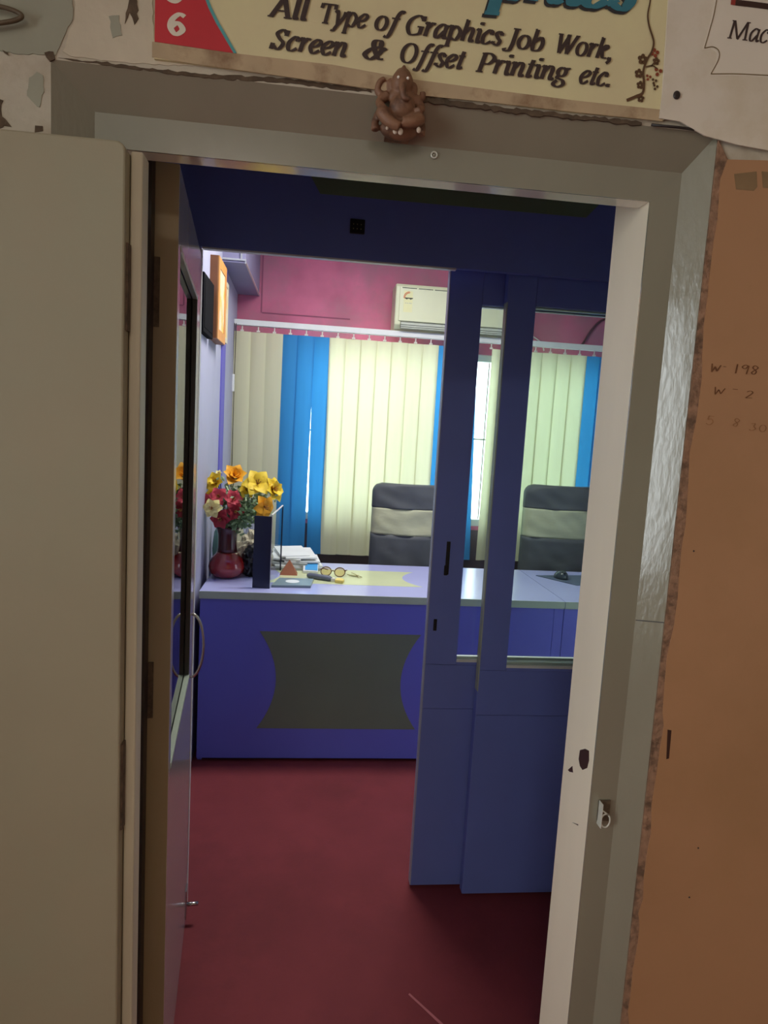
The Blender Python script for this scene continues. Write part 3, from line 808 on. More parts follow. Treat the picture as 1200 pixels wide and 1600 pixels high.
def petal_mesh(name, L, W, curl, material, fold=0.25):
    bm = new(); n = 8; rows = []
    for i in range(n+1):
        u = i/n
        w = W*max(0.02, math.sin(PI*min(1, (u*0.97+0.03)**0.8)))**0.9
        a = curl*u
        cx = L*(math.sin(a)/curl if curl else u); cz = L*(1-math.cos(a))/curl if curl else 0
        rows.append([bm.verts.new((cx, (k-2)/2*w, -cz*1.0 + fold*w*abs((k-2)/2) + (0.10*L*u))) for k in range(5)])
    for a, b in zip(rows, rows[1:]):
        for k in range(4): bm.faces.new((a[k], a[k+1], b[k+1], b[k]))
    me = bpy.data.meshes.new(name); bm.to_mesh(me); bm.free()
    for p in me.polygons: p.use_smooth = True
    me.materials.append(MATS[material]); return me
PM = {}
def flower(label, px, py, Y, size, material, facing, n=6, cup=0.5, second=None):
    """lily-like bloom on a stem that goes down into the vase mouth"""
    c = at(px, py, Y); size *= 1.42
    t = thing('artificial_flower', tuple(c), label, 'flower', 'artificial flowers in the red vase')
    f = Vector(facing).normalized()
    q = f.to_track_quat('Z', 'Y')
    key = (material, round(size, 3))
    if key not in PM: PM[key] = petal_mesh('petal', size, size*0.42, 0.9, material)
    key2 = (second or material, round(size*0.8, 3))
    if key2 not in PM: PM[key2] = petal_mesh('petal', size*0.8, size*0.38, 0.7, second or material)
    for k in range(n):
        for ring, (kk, el, ofs) in enumerate(((key, cup, 0), (key2, cup + 0.45, PI/n))):
            if ring == 1 and (n < 6 or cup < 0.6): continue
            o = bpy.data.objects.new('petal', PM[kk]); COL.objects.link(o); o.parent = t
            rot = q.to_matrix() @ Matrix.Rotation(2*PI*k/n + ofs + R.uniform(-.12, .12), 3, 'Z') @ Matrix.Rotation(-el + R.uniform(-.15, .15), 3, 'Y')
            o.rotation_euler = rot.to_euler()
    bm = new()
    for k in range(5):
        a = 2*PI*k/5; d = (f + 0.35*(q @ Vector((math.cos(a), math.sin(a), 0)))).normalized()
        tube(bm, [c, c + d*size*0.45], [0.0012, 0.002], 5)
    obj('stamens', bm, 'stamen', t, True)
    mouth = Vector((VX + R.uniform(-.02, .02), VY + R.uniform(-.02, .02), DT + 0.20))
    mid = (c + mouth)/2 + Vector((0, 0.01, 0.015)) - f*0.02
    bm = new(); tube(bm, cr([mouth, mid, c - f*0.008, c], 6), 0.0022, 6); obj('stem', bm, 'stem_green', t, True)
    return t
flower('large orange-yellow bloom at the top of the bouquet', 366, 747, 3.16, 0.052, 'petal_orange', (0.15, -0.7, 0.55), cup=0.9)
flower('plain yellow bloom upper left of the bouquet', 339, 755, 3.20, 0.044, 'petal_yellow', (-0.35, -0.8, 0.4), cup=0.9)
flower('small yellow bloom just above the red ones at the wall', 336, 772, 3.15, 0.034, 'petal_yellow', (-0.3, -0.9, 0.0), cup=0.8)
flower('yellow lily with orange heart at the top right of the bouquet', 402, 757, 3.12, 0.056, 'petal_yellow', (0.2, -0.8, 0.5), cup=0.55, second='petal_orange')
flower('wide yellow bloom at the far right edge of the bouquet', 425, 766, 3.14, 0.050, 'petal_yellow', (0.7, -0.6, 0.35), cup=0.6)
flower('drooping yellow lily beside the navy panel top', 412, 792, 3.03, 0.044, 'petal_orange', (0.6, -0.75, -0.05), cup=0.35, second='petal_yellow')
flower('bright red bloom in the upper left of the red cluster', 342, 776, 3.10, 0.036, 'petal_red', (-0.1, -0.95, 0.25), cup=0.5)
flower('red bloom right of the brightest red one', 364, 780, 3.09, 0.036, 'petal_red', (0.25, -0.9, 0.3), cup=0.5)
flower('dark red open lily facing right in the middle', 367, 799, 3.07, 0.033, 'petal_deep', (0.3, -0.95, 0.0), cup=0.35, second='petal_red')
flower('deep crimson bloom lowest, above the vase neck', 345, 810, 3.06, 0.038, 'petal_deep', (-0.15, -0.9, -0.15), cup=0.45, second='petal_red')
flower('small pinkish red bloom against the lavender wall', 328, 783, 3.12, 0.030, 'petal_red', (-0.5, -0.85, 0.1), cup=0.5)
flower('pale cream star-shaped lily left of the red blooms', 332, 794, 3.05, 0.036, 'petal_cream', (-0.2, -0.97, 0.1), cup=0.25)

flower('soft yellow bloom between the orange one and the lily', 386, 768, 3.13, 0.036, 'petal_yellow', (0.05, -0.85, 0.4), cup=0.8)
flower('tiny white-tipped bud high at the left of the bouquet', 342, 741, 3.20, 0.016, 'petal_cream', (-0.1, -0.6, 0.8), n=5, cup=1.1)

def sprig(label, px, py, Y, size, material, seed, nleaf=34):
    nleaf = int(nleaf * 1.5)
    rr = random.Random(seed); c = at(px, py, Y)
    t = thing('foliage_sprig', (VX, VY, DT + 0.2), label, 'foliage', 'green sprigs in the red vase')
    mouth = Vector((VX + rr.uniform(-.02, .02), VY + rr.uniform(-.02, .02), DT + 0.2))
    path = cr([mouth, (mouth + c)/2 + Vector((0, 0, 0.02)), c], 8)
    bm = new(); tube(bm, path, 0.0018, 5); obj('stem', bm, 'stem_green', t, True)
    bm = new()
    for k in range(nleaf):
        p0 = path[rr.randrange(len(path)//2, len(path))] + Vector((rr.gauss(0, 1), rr.gauss(0, 0.8), rr.gauss(0, 1)))*size*0.55
        d = Vector((rr.uniform(-1, 1), rr.uniform(-1, 0.3), rr.uniform(-0.5, 1))).normalized()
        s_ = d.cross(Vector((rr.uniform(-1, 1), rr.uniform(-1, 1), rr.uniform(-1, 1)))).normalized()
        l = rr.uniform(0.018, 0.038); w = l*0.34; nrm = d.cross(s_)
        a = bm.verts.new(p0); b = bm.verts.new(p0 + d*l*0.5 + s_*w + nrm*0.002); e_ = bm.verts.new(p0 + d*l); g = bm.verts.new(p0 + d*l*0.5 - s_*w + nrm*0.002)
        m0 = bm.verts.new(p0 + d*l*0.5 - nrm*0.001)
        for q in ((a, b, m0), (b, e_, m0), (e_, g, m0), (g, a, m0)): bm.faces.new(q)
    obj('leaves', bm, material, t, kind='stuff')
sprig('pale green sprig between the orange and yellow blooms', 380, 775, 3.11, 0.050, 'leaf_pale', 1, 60)
sprig('green sprig in the middle of the bouquet', 390, 790, 3.09, 0.055, 'leaf_green', 2, 60)
sprig('green sprig under the upper yellow blooms at left', 357, 763, 3.15, 0.040, 'leaf_pale', 3, 40)
sprig('dark green sprig just above the vase mouth', 380, 812, 3.09, 0.050, 'leaf_green', 4, 60)
sprig('pale green sprig below the far right yellow bloom', 410, 775, 3.12, 0.045, 'leaf_pale', 5, 50)
sprig('green sprig behind the red blooms', 366, 790, 3.13, 0.055, 'leaf_green', 6, 50)

sprig('grey-green sprig beside the top of the navy panel', 414, 784, 3.10, 0.040, 'leaf_pale', 7, 40)
sprig('dark leaves hanging right of the vase neck', 396, 804, 3.06, 0.045, 'leaf_green', 8, 40)
sprig('small leaves under the large orange bloom', 372, 766, 3.13, 0.040, 'leaf_green', 9, 40)

# teal jar behind the vase, black bag, crumpled plastic, folded cloth
bm = new()
lathe(bm, [(0.03, DT), (0.045, DT+0.02), (0.05, DT+0.10), (0.042, DT+0.18), (0.02, DT+0.225), (0.016, DT+0.25), (0.0165, DT+0.27)], -0.425, 3.36, 24)
jar = obj('jar', bm, 'teal_ceramic', None, True, label='dull teal jar half hidden behind the red vase', cat='jar')
def lump(name, c, sx, sy, sz, material, seed, amp, label, cat, freq=14):
    bm = new(); bmesh.ops.create_icosphere(bm, subdivisions=4, radius=1)
    for v in bm.verts:
        d = v.co.normalized()
        k = 1 + amp*mnoise.turbulence(d*freq*0.18 + Vector((seed, seed, 0)), 4, True)
        z = d.z*sz*k
        v.co = Vector((c[0] + d.x*sx*k, c[1] + d.y*sy*k, c[2] + max(z, -sz*0.9)))
    lo = min(v.co.z for v in bm.verts)
    for v in bm.verts: v.co.z += c[2] - sz*0.9 - lo
    return obj(name, bm, material, None, False, label=label, cat=cat)
lump('bag', (-0.262, 3.21, DT + 0.063), 0.045, 0.05, 0.07, 'black_bag', 2.0, 0.5, 'crumpled black bag between the red vase and navy panel', 'bag')
lump('folded_cloth', (-0.262, 3.35, DT + 0.081), 0.075, 0.05, 0.09, 'cloth_beige', 5.0, 0.45, 'beige folded cloth behind the black bag', 'cloth')
lump('plastic_bag', (-0.270, 3.46, DT + 0.126), 0.050, 0.045, 0.14, 'bag_white', 8.0, 0.6, 'crumpled white and blue plastic bag under the drooping lily', 'bag')

# navy and clear display stand
st = thing('display_stand', (-0.19, 3.1, DT), 'desk stand with navy front panel and clear acrylic side', 'stand')
bm = new()
zt = 1.102
arc = [(-0.240 + 0.076*i/10, 2.962 - 0.010*math.sin(PI*i/10*0.5)) for i in range(11)]
pts = arc + [(x_, y_ + 0.006) for x_, y_ in arc[::-1]]
hexa(bm, [(x_, y_, DT) for x_, y_ in pts], [(x_, y_, zt - 0.004) for x_, y_ in pts])
obj('navy_panel', bm, 'navy_panel', st)
bm = new(); hexa(bm, [(-0.166, 2.960, DT), (-0.163, 2.960, DT), (-0.133, 3.330, DT), (-0.136, 3.330, DT)], [(-0.166, 2.960, zt), (-0.163, 2.960, zt), (-0.133, 3.330, zt), (-0.136, 3.330, zt)])
obj('clear_panel', bm, 'acrylic', st)
bm = new(); hexa(bm, [(-0.167, 2.956, DT), (-0.162, 2.956, DT), (-0.162, 2.960, DT), (-0.167, 2.960, DT)], [(-0.167, 2.956, zt), (-0.162, 2.956, zt), (-0.162, 2.960, zt), (-0.167, 2.960, zt)])
obj('front_edge', bm, 'edge_white', st)
bm = new(); hexa(bm, [(-0.1675, 2.956, zt), (-0.1615, 2.956, zt), (-0.1315, 3.334, zt), (-0.1375, 3.334, zt)], [(-0.1675, 2.956, zt+.004), (-0.1615, 2.956, zt+.004), (-0.1315, 3.334, zt+.004), (-0.1375, 3.334, zt+.004)])
obj('top_edge', bm, 'edge_white', st)
bm = new(); box(bm, -0.138, -0.131, 3.330, 3.336, DT, zt); obj('rear_post', bm, 'navy_panel', st)
bm = new()
p0 = Vector((-0.112, 3.26, DT)); hexa(bm, [p0 + Vector((-.045, -.03, 0)), p0 + Vector((.040, -.03, 0)), p0 + Vector((.040, .04, 0)), p0 + Vector((-.045, .04, 0))],
     [p0 + Vector((-.001, -.001, .072)), p0 + Vector((.001, -.001, .072)), p0 + Vector((.001, .001, .072)), p0 + Vector((-.001, .001, .072))])
for v in bm.verts: v.co.x += 0.024
obj('paperweight', bm, 'wood_pyramid', None, label='small brown wooden pyramid beside the acrylic panel', cat='paperweight')
cc = thing('card_case', (-0.07, 3.06, DT), 'flat grey case with pale oval label, in front of pyramid', 'case')
bm = new(); prism_z(bm, [(-0.158, 2.975), (0.018, 2.985), (0.032, 3.13), (-0.130, 3.13)], DT, DT + 0.012); cb = obj('body', bm, 'case_grey', cc, bevel=0.002)
bm = new(); prism_z(bm, [(-0.066 + 0.032*math.cos(i*PI/12), 3.058 + 0.032*math.sin(i*PI/12)) for i in range(24)], DT + 0.0115, DT + 0.0126); obj('oval_label', bm, 'case_label', cb)
bb = thing('booklet', (0.01, 3.36, DT), 'small booklet with bright blue cover on the desk', 'booklet')
bm = new(); prism_z(bm, [(-0.022, 3.29), (0.052, 3.285), (0.055, 3.44), (-0.018, 3.445)], DT + 0.001, DT + 0.013)
for v in bm.verts: v.co.z += 0.05*(v.co.y - 3.285)/0.155*0.6
obj('pages', bm, 'paper_white', bb)
bm = new(); prism_z(bm, [(-0.012, 3.30), (0.050, 3.295), (0.052, 3.43), (-0.010, 3.435)], DT + 0.013, DT + 0.0145)
for v in bm.verts: v.co.z += 0.05*(v.co.y - 3.285)/0.155*0.6
obj('cover', bm, 'blue_cover', bb)
# spectacles
sp = thing('spectacles', (0.12, 3.25, DT), 'brown-rimmed spectacles lying open on the desk', 'spectacles')
ax = Vector((0.985, -0.17, 0)); ay = Vector((0.17, 0.985, 0)); o0 = Vector((0.125, 3.25, DT + 0.022))
for sx in (-1, 1):
    pts = [o0 + ax*(sx*0.034 + 0.026*math.cos(a)) + ay*(0.012*math.sin(a)) + Vector((0, 0, 0.020*math.sin(a))) for a in [2*PI*i/18 for i in range(18)]]
    bm = new(); tube(bm, pts, 0.0026, 6, True); rim = obj('rim', bm, 'spectacle_brown', sp, True)
    bm = new(); vs_ = [bm.verts.new(p) for p in pts]; bm.faces.new(vs_); obj('lens', bm, 'lens_tint', rim)
    h = o0 + ax*(sx*0.062) + Vector((0, 0, 0.008))
    bm = new(); tube(bm, cr([h, h + ay*0.06 + Vector((0, 0, -0.008)), h + ay*0.115 - ax*sx*0.02 + Vector((0, 0, -0.024))], 5), 0.0024, 6); obj('temple', bm, 'spectacle_brown', sp, True)
bm = new(); tube(bm, cr([o0 - ax*0.009, o0 + Vector((0, 0, 0.006)), o0 + ax*0.009], 4), 0.0024, 6); obj('bridge', bm, 'spectacle_brown', sp, True)
# pouch with a yellow tag, keys
pc = thing('pouch', (0.06, 3.13, DT), 'slim grey pouch with a yellow tag below the spectacles', 'pouch')
bm = new(); tube(bm, [(0.000, 3.19, DT+0.013), (0.012, 3.186, DT+0.014), (0.105, 3.135, DT+0.014), (0.118, 3.128, DT+0.012)], [0.008, 0.0135, 0.0135, 0.007], 12)
obj('body', bm, 'pouch_grey', pc, True)
bx('clasp', 'steel_white', pc, 0.112, 0.132, 3.118, 3.140, DT + 0.001, DT + 0.018, 0.003)
bm = new(); prism_z(bm, [(0.130, 3.10), (0.168, 3.09), (0.176, 3.12), (0.166, 3.145), (0.140, 3.145)], DT + 0.001, DT + 0.016); obj('tag', bm, 'yellow_tag', pc, bevel=0.003)
ky = thing('key_bunch', (0.235, 3.26, DT), 'small bunch of keys right of the spectacles', 'keys')
bm = new(); tube(bm, [(0.255 + 0.012*math.cos(i*PI/8), 3.235 + 0.012*math.sin(i*PI/8), DT + 0.004) for i in range(16)], 0.0016, 6, True); obj('ring', bm, 'brass', ky, True)
for k, (dx, dy) in enumerate(((-0.05, 0.045), (-0.045, 0.02), (-0.03, 0.06))):
    bm = new(); v0 = Vector((0.25, 3.24, DT + 0.003 + 0.003*k)); v1 = v0 + Vector((dx, dy, 0)); sd = Vector((-dy, dx, 0)).normalized()*0.006
    hexa(bm, [v0 - sd, v1 - sd*0.5, v1 + sd*0.5, v0 + sd], [p + Vector((0, 0, 0.002)) for p in (v0 - sd, v1 - sd*0.5, v1 + sd*0.5, v0 + sd)]); obj('key', bm, 'brass', ky)
# papers
names = ['lowest grey booklet of the paper pile at the desk rear', 'long white sheet second from the bottom of the paper pile', 'grey folder in the middle of the paper pile', 'white sheet sticking out right of the paper pile',
         'white sheet leaning left on the paper pile', 'white sheet second from the top of the paper pile', 'topmost white sheet of the paper pile']
zz = DT
for k, (cx, cy, w, h, rz, th, m_, tl) in enumerate(((-0.07, 3.44, 0.26, 0.19, 0.05, 0.014, 'paper_grey', 0), (-0.055, 3.44, 0.24, 0.17, 0.16, 0.010, 'paper_white', 0), (-0.095, 3.445, 0.20, 0.17, -0.08, 0.011, 'paper_grey', 0),
        (-0.035, 3.45, 0.18, 0.17, 0.10, 0.009, 'paper_white', 0), (-0.11, 3.45, 0.17, 0.16, -0.15, 0.008, 'paper_white', 0), (-0.05, 3.455, 0.16, 0.17, 0.22, 0.008, 'paper_white', 0), (-0.085, 3.46, 0.15, 0.16, 0.30, 0.007, 'paper_white', 0))):
    bm = new()
    ca, sa = math.cos(rz), math.sin(rz)
    cs = [(cx + ca*a - sa*b, cy + sa*a + ca*b) for a, b in ((-w/2, -h/2), (w/2, -h/2), (w/2, h/2), (-w/2, h/2))]
    lift = [0, 0, 0.022, 0.022] if k > 3 else [0, 0, 0.004, 0.004]
    hexa(bm, [(x_, y_, zz + l) for (x_, y_), l in zip(cs, lift)], [(x_, y_, zz + th + l) for (x_, y_), l in zip(cs, lift)])
    obj('paper', bm, m_, None, label=names[k], cat='paper', group='papers piled at the back of the desk')
    zz += th + 0.0004 
# mouse and pad on the side desk
bm = new(); prism_z(bm, [(1.215, 3.42), (1.36, 3.215), (1.50, 3.24), (1.48, 3.46)], DT, DT + 0.004)
obj('mouse_pad', bm, 'mouse_pad', None, bevel=0.001, label='dark blue-grey mouse pad on the side desk', cat='mouse pad')
mo = thing('mouse', (1.335, 3.37, DT + 0.004), 'dark glossy computer mouse on the mouse pad', 'mouse')
bm = new(); bmesh.ops.create_uvsphere(bm, u_segments=24, v_segments=14, radius=1)
for v in bm.verts:
    x_, y_, z_ = v.co
    v.co = Vector((1.335 + x_*0.036, 3.37 + y_*0.055, DT + 0.0045 + max(0, z_)*0.042*(1 - 0.25*y_)))
bmesh.ops.remove_doubles(bm, verts=bm.verts, dist=1e-5)
obj('shell', bm, 'mouse_dark', mo, True)
bm = new(); tube(bm, [(1.332, 3.33, DT + 0.038), (1.338, 3.33, DT + 0.038)], 0.006, 10); obj('wheel', bm, 'black_plastic', mo, True)

# ------------------------------------------------------------------ ceiling lamp in the office
lp = thing('ceiling_lamp', (0.35, 3.05, 2.70), 'flush white tube lamp on the office ceiling', 'lamp')
bx('housing', 'edge_white', lp, -0.11, 0.81, 2.92, 3.18, 2.700, 2.72)

# ------------------------------------------------------------------ lettering: broad-nib strokes, x-height 1
def ell(cx, cy, rx, ry, a0, a1, n=14): return [(cx + rx*math.cos(math.radians(a0 + (a1-a0)*i/n)), cy + ry*math.sin(math.radians(a0 + (a1-a0)*i/n))) for i in range(n+1)]
def S_(*p): return [tuple(q)[:2] for q in cr([(a, b, 0) for a, b in p], 6)]
def ser(x, y, w=0.22): return [(x - w, y), (x + w, y)]
CAP, ASC = 1.42, 1.55
GL = {
 'A': (1.25, [[(0.62, CAP), (0.12, 0)], [(0.66, CAP), (1.12, 0)], [(0.28, .48), (0.95, .48)], ser(.1, .03, .18), ser(1.1, .03, .24)]),
 'l': (.46, [S_((.10, ASC-.05), (.24, ASC)), [(.24, ASC), (.24, .2)], S_((.24, .25), (.28, .03), (.46, .12))]),
 'T': (1.1, [[(.55, CAP), (.55, 0)], [(.02, CAP-.03), (1.08, CAP-.03)], [(.04, CAP), (.0, CAP-.35)], [(1.07, CAP), (1.1, CAP-.35)], ser(.55, .03, .26)]),
 'y': (.95, [S_((.06, .85), (.2, 1.0), (.3, .8), (.44, .05)), S_((.86, .98), (.8, .6), (.44, 0), (.2, -.42), (.0, -.40))]),
 'p': (.98, [S_((.02, .85), (.16, 1.0), (.22, .85)), [(.22, .95), (.18, -.5)], ser(.18, -.5, .2), S_((.22, .7), (.5, 1.0), (.86, .6), (.66, .02), (.25, .15))]),
 'e': (.82, [S_((.16, .45), (.5, .55), (.72, .82), (.5, 1.0), (.2, .75), (.1, .38), (.34, .0), (.74, .25))]),
 'o': (.95, [ell(.46, .5, .36, .5, 90, 450, 24)]),
 'f': (.68, [S_((.92, ASC-.12), (.75, ASC), (.52, 1.2), (.32, 0), (.14, -.45), (-.1, -.36)), [(.12, .97), (.74, .97)]]),
 'G': (1.3, [S_((1.1, 1.15), (.75, CAP), (.25, 1.1), (.12, .55), (.4, .02), (.85, .05), (1.08, .2)), [(1.08, .62), (1.06, .08)], ser(1.02, .62, .24), [(1.1, CAP), (1.12, 1.05)]]),
 'r': (.72, [S_((.02, .85), (.16, 1.0), (.24, .85)), [(.24, .95), (.18, 0)], S_((.24, .6), (.48, .98), (.72, .92))]),
 'a': (.98, [S_((.78, .85), (.5, 1.0), (.16, .62), (.16, .12), (.36, .02), (.7, .5)), [(.80, 1.0), (.74, .2)], S_((.74, .25), (.80, .02), (.98, .14))]),
 'h': (1.0, [S_((.06, ASC-.05), (.2, ASC)), [(.22, ASC), (.16, 0)], S_((.2, .55), (.5, 1.0), (.74, .85), (.7, .2), (.78, .02), (.98, .14))]),
 'i': (.48, [S_((.04, .85), (.16, 1.0), (.24, .85)), [(.24, .95), (.22, .2)], S_((.22, .25), (.28, .02), (.46, .14)), ell(.28, 1.42, .05, .05, 0, 360, 10)]),
 'c': (.80, [S_((.70, .78), (.62, .97), (.42, 1.0), (.12, .6), (.16, .12), (.4, .0), (.72, .22)), ell(.66, .8, .04, .04, 0, 360, 8)]),
 's': (.74, [S_((.62, .82), (.4, 1.0), (.2, .82), (.34, .56), (.56, .3), (.4, .0), (.1, .12)), ell(.1, .16, .04, .04, 0, 360, 8), ell(.6, .82, .03, .03, 0, 360, 8)]),
 'J': (.85, [[(.6, CAP), (.56, .2)], S_((.56, .3), (.45, -.2), (.15, -.28), (.06, -.1)), ser(.6, CAP-.03, .26)]),
 'b': (.95, [S_((.06, ASC-.05), (.2, ASC)), [(.22, ASC), (.18, .2)], S_((.18, .3), (.3, .0), (.7, .1), (.82, .6), (.62, 1.0), (.22, .6))]),
 'W': (1.65, [[(.18, CAP), (.42, 0)], [(.42, 0), (.88, CAP)], [(.80, CAP), (1.02, 0)], [(1.02, 0), (1.52, CAP)], ser(.16, CAP-.03, .2), ser(.84, CAP-.03, .16), ser(1.54, CAP-.03, .16)]),
 'k': (.95, [S_((.06, ASC-.05), (.2, ASC)), [(.22, ASC), (.16, 0)], S_((.22, .45), (.6, 1.0), (.76, .85), (.3, .5)), S_((.4, .55), (.6, .1), (.92, .08))]),
 ',': (.4, [S_((.2, .08), (.24, -.08), (.06, -.32)), ell(.18, .06, .05, .05, 0, 360, 8)]),
 '.': (.4, [ell(.18, .08, .06, .06, 0, 360, 10)]),
 'S': (1.05, [S_((.88, 1.12), (.6, CAP), (.25, 1.15), (.45, .8), (.78, .45), (.5, .0), (.1, .3)), [(.9, CAP), (.86, 1.0)], [(.1, .42), (.06, -.02)]]),
 'n': (1.0, [S_((.02, .85), (.16, 1.0), (.22, .85)), [(.22, .95), (.16, 0)], S_((.2, .55), (.5, 1.0), (.74, .85), (.7, .2), (.78, .02), (.98, .14))]),
 '&': (1.35, [S_((1.2, .75), (1.02, .9), (.9, .5), (.5, .0), (.14, .3), (.4, .75), (.85, 1.0), (.8, 1.38), (.5, 1.35), (.5, .95), (.9, .15), (1.2, .12))]),
 'O': (1.3, [ell(.62, .71, .5, .71, 90, 450, 28)]),
 't': (.6, [[(.36, 1.32), (.24, .2)], S_((.24, .25), (.28, .02), (.54, .16)), [(.06, .97), (.56, .97)]]),
 'P': (1.12, [[(.35, CAP), (.25, 0)], S_((.2, CAP-.04), (.7, CAP), (1.02, 1.1), (.75, .68), (.32, .66)), ser(.25, .03, .24), ser(.25, CAP-.03, .12)]),
 'g': (.92, [ell(.42, .68, .27, .32, 90, 450, 20), S_((.62, .9), (.8, .98), (.9, .9)), S_((.28, .4), (.2, .2), (.6, .05), (.72, -.25), (.36, -.46), (.04, -.28), (.24, .02))]),
 'M': (1.75, [[(.22, CAP), (.16, 0)], [(.26, CAP), (.82, .05)], [(.82, 0), (1.42, CAP)], [(1.42, CAP), (1.5, 0)], ser(.14, .03, .2), ser(1.5, .03, .22), ser(.18, CAP-.03, .16), ser(1.48, CAP-.03, .16)]),
 '6': (1.0, [S_((.85, 1.3), (.55, CAP), (.2, 1.0), (.14, .45), (.45, .02), (.8, .4), (.5, .82), (.18, .5))]),
 '5': (1.0, [[(.28, CAP), (.85, CAP)], [(.28, CAP), (.22, .85)], S_((.22, .8), (.6, .95), (.84, .5), (.5, .02), (.12, .2))]),
 'H1': (1.3, [[(.1, 1.3), (.22, 0)], [(.22, .0), (.5, .9)], [(.5, .9), (.75, .2)], [(.75, .2), (1.1, 1.2)]]),
 '-': (.7, [[(.1, .55), (.5, .55)]]),
 '1': (.6, [[(.35, 1.4), (.3, 0)]]),
 '9': (.9, [S_((.75, 1.2), (.45, 1.35), (.2, 1.0), (.5, .8), (.76, 1.25), (.66, 0))]),
 '8': (.9, [S_((.7, 1.15), (.4, 1.35), (.25, 1.0), (.6, .5), (.45, .05), (.2, .3), (.65, .9), (.7, 1.15))]),
 '2': (.9, [S_((.2, 1.1), (.5, 1.3), (.7, .95), (.15, .05)), [(.15, .05), (.75, .1)]]),
 '3': (.9, [S_((.2, 1.2), (.55, 1.3), (.5, .8), (.7, .35), (.3, .0), (.15, .2))]),
 '0': (.9, [ell(.45, .65, .3, .6, 90, 450, 18)]),
}
def ribbon(bm, pts, tf, thick, thin, y):
    pts = [Vector((p[0], p[1])) for p in pts]
    q = [pts[0]]
    for p in pts[1:]:
        if (p - q[-1]).length > 1e-4: q.append(p)
    pts = q; n = len(pts)
    if n < 2: return
    L_, R_ = [], []
    for i, p in enumerate(pts):
        t = (pts[min(i+1, n-1)] - pts[max(i-1, 0)]).normalized()
        w = thin + (thick - thin)*abs(t.y)**1.3
        nrm = Vector((-t.y, t.x))
        ext = Vector((0, 0))
        L_.append(p + nrm*w/2); R_.append(p - nrm*w/2)
    vl = [bm.verts.new((*tf(v), 0)) for v in L_]; vr = [bm.verts.new((*tf(v), 0)) for v in R_]
    for v in vl + vr: v.co = Vector((v.co.x, y, v.co.y))
    for k_, v in enumerate(vl + vr): v.co.y -= 0.00003*((k_ % n)/n)
    for i in range(n-1): bm.faces.new((vl[i], vl[i+1], vr[i+1], vr[i]))
def word(bm, text, p0, p1, xh, y, shear=0.24, thick=0.31, thin=0.11):
    """set a word from p0 to p1 (x, z on the wall plane) with the given x-height"""
    p0 = Vector(p0); p1 = Vector(p1)
    glyphs = [GL[c] for c in text]
    tot = sum(g[0] for g in glyphs)
    d = p1 - p0; ux = d / tot; un = d.normalized()
    up = Vector((-un.y, un.x))*xh
    x_ = 0; lay = 0
    for g in glyphs:
        def tf(v, x0=x_):
            q = p0 + ux*(x0 + v.x) + up*v.y + un*(shear*v.y*xh)
            return (q.x, q.y)
        for st_ in g[1]:
            ribbon(bm, st_, tf, thick, thin, y - 0.00004*(lay % 9)); lay += 1
        x_ += g[0]

# ------------------------------------------------------------------ main banner over the door
BY = WY - 0.005
def W(x, y, Y=BY): return wxz(x, y, Y)
bn = thing('banner', (0.13, BY, 2.01), 'cream printing-shop banner with red corner above the doorway', 'banner')
def sheet(name, pts, y0, y1, material, parent):
    bm = new(); prism_y(bm, pts, y0, y1); return obj(name, bm, material, parent)
TOPZ = 2.42
bot = [W(243, 92), W(330, 103), W(430, 116), W(560, 135), W(640, 146), W(760, 158), W(900, 175), W(1037, 188)]
sheet('sheet', [W(243, 0), ] [:0] + [(-0.2495, TOPZ)] + [W(241, 92)] + bot[1:] + [(0.512, TOPZ)], BY - 0.001, WY - 0.0005, 'banner_cream', bn)
sheet('hem', [W(238, 66), W(365, 84), W(520, 102), W(640, 124), W(760, 140), W(900, 158), W(1033, 172), W(1034, 190), W(900, 176), W(760, 160), W(640, 148), W(520, 131), W(400, 114), W(300, 100), W(238, 90)], BY - 0.0016, BY - 0.0009, 'banner_hem', bn)
cx0, cz0 = W(243, 0)
arc_px = [(365, 84), (352, 62), (338, 38), (326, 14), (318, -8), (313, -34)]
arc_px2 = [(370, 84), (357, 61), (343, 37), (331, 13), (323, -9), (318, -34)]
red = [(-0.2498, 2.25)] + [W(242, 66)] + [W(365, 84)] + [W(*p) for p in arc_px[1:]] + [(-0.185, 2.25)]
sheet('red_corner', red, BY - 0.0020, BY - 0.0009, 'banner_red', bn)
sheet('teal_border', [W(*p) for p in arc_px] + [W(*p) for p in arc_px2[::-1]], BY - 0.0021, BY - 0.0009, 'banner_teal', bn)
YT = BY - 0.0026
bm = new(); word(bm, '6', W(262, 54), W(291, 58), 0.0195, YT, 0.05, 0.34, 0.22); obj('numeral', bm, 'ink_white', bn)
bm = new(); word(bm, '5', W(259, 3), W(288, 7), 0.0195, YT, 0.05, 0.34, 0.22); obj('numeral', bm, 'ink_white', bn)
XH = 0.0190
for line in ((('All', 420, 27, 478, 34), ('Type', 497, 37, 571, 46), ('of', 583, 47, 618, 52), ('Graphics', 631, 54, 782, 73), ('Job', 786, 74, 846, 82), ('Work,', 864, 83, 954, 95)),
             (('Screen', 422, 77, 540, 91), ('&', 564, 92, 602, 97), ('Offset', 622, 98, 722, 110), ('Printing', 742, 113, 884, 129), ('etc.', 902, 131, 952, 137))):
    for w_, x0, y0, x1, y1 in line:
        bm = new(); word(bm, w_, W(x0, y0), W(x1, y1), XH, YT)
        obj('lettering', bm, 'ink_brown', bn)
for dy, m_, yy in ((0, 'ink_teal', YT - 0.0006), (4, 'ink_shadow', YT)):
    bm = new(); word(bm, 'phics', W(764 - dy, 1 + dy - 4), W(990 - dy, 22 + dy - 4), 0.044, yy, 0.24, 0.34, 0.12); obj('lettering', bm, m_, bn)
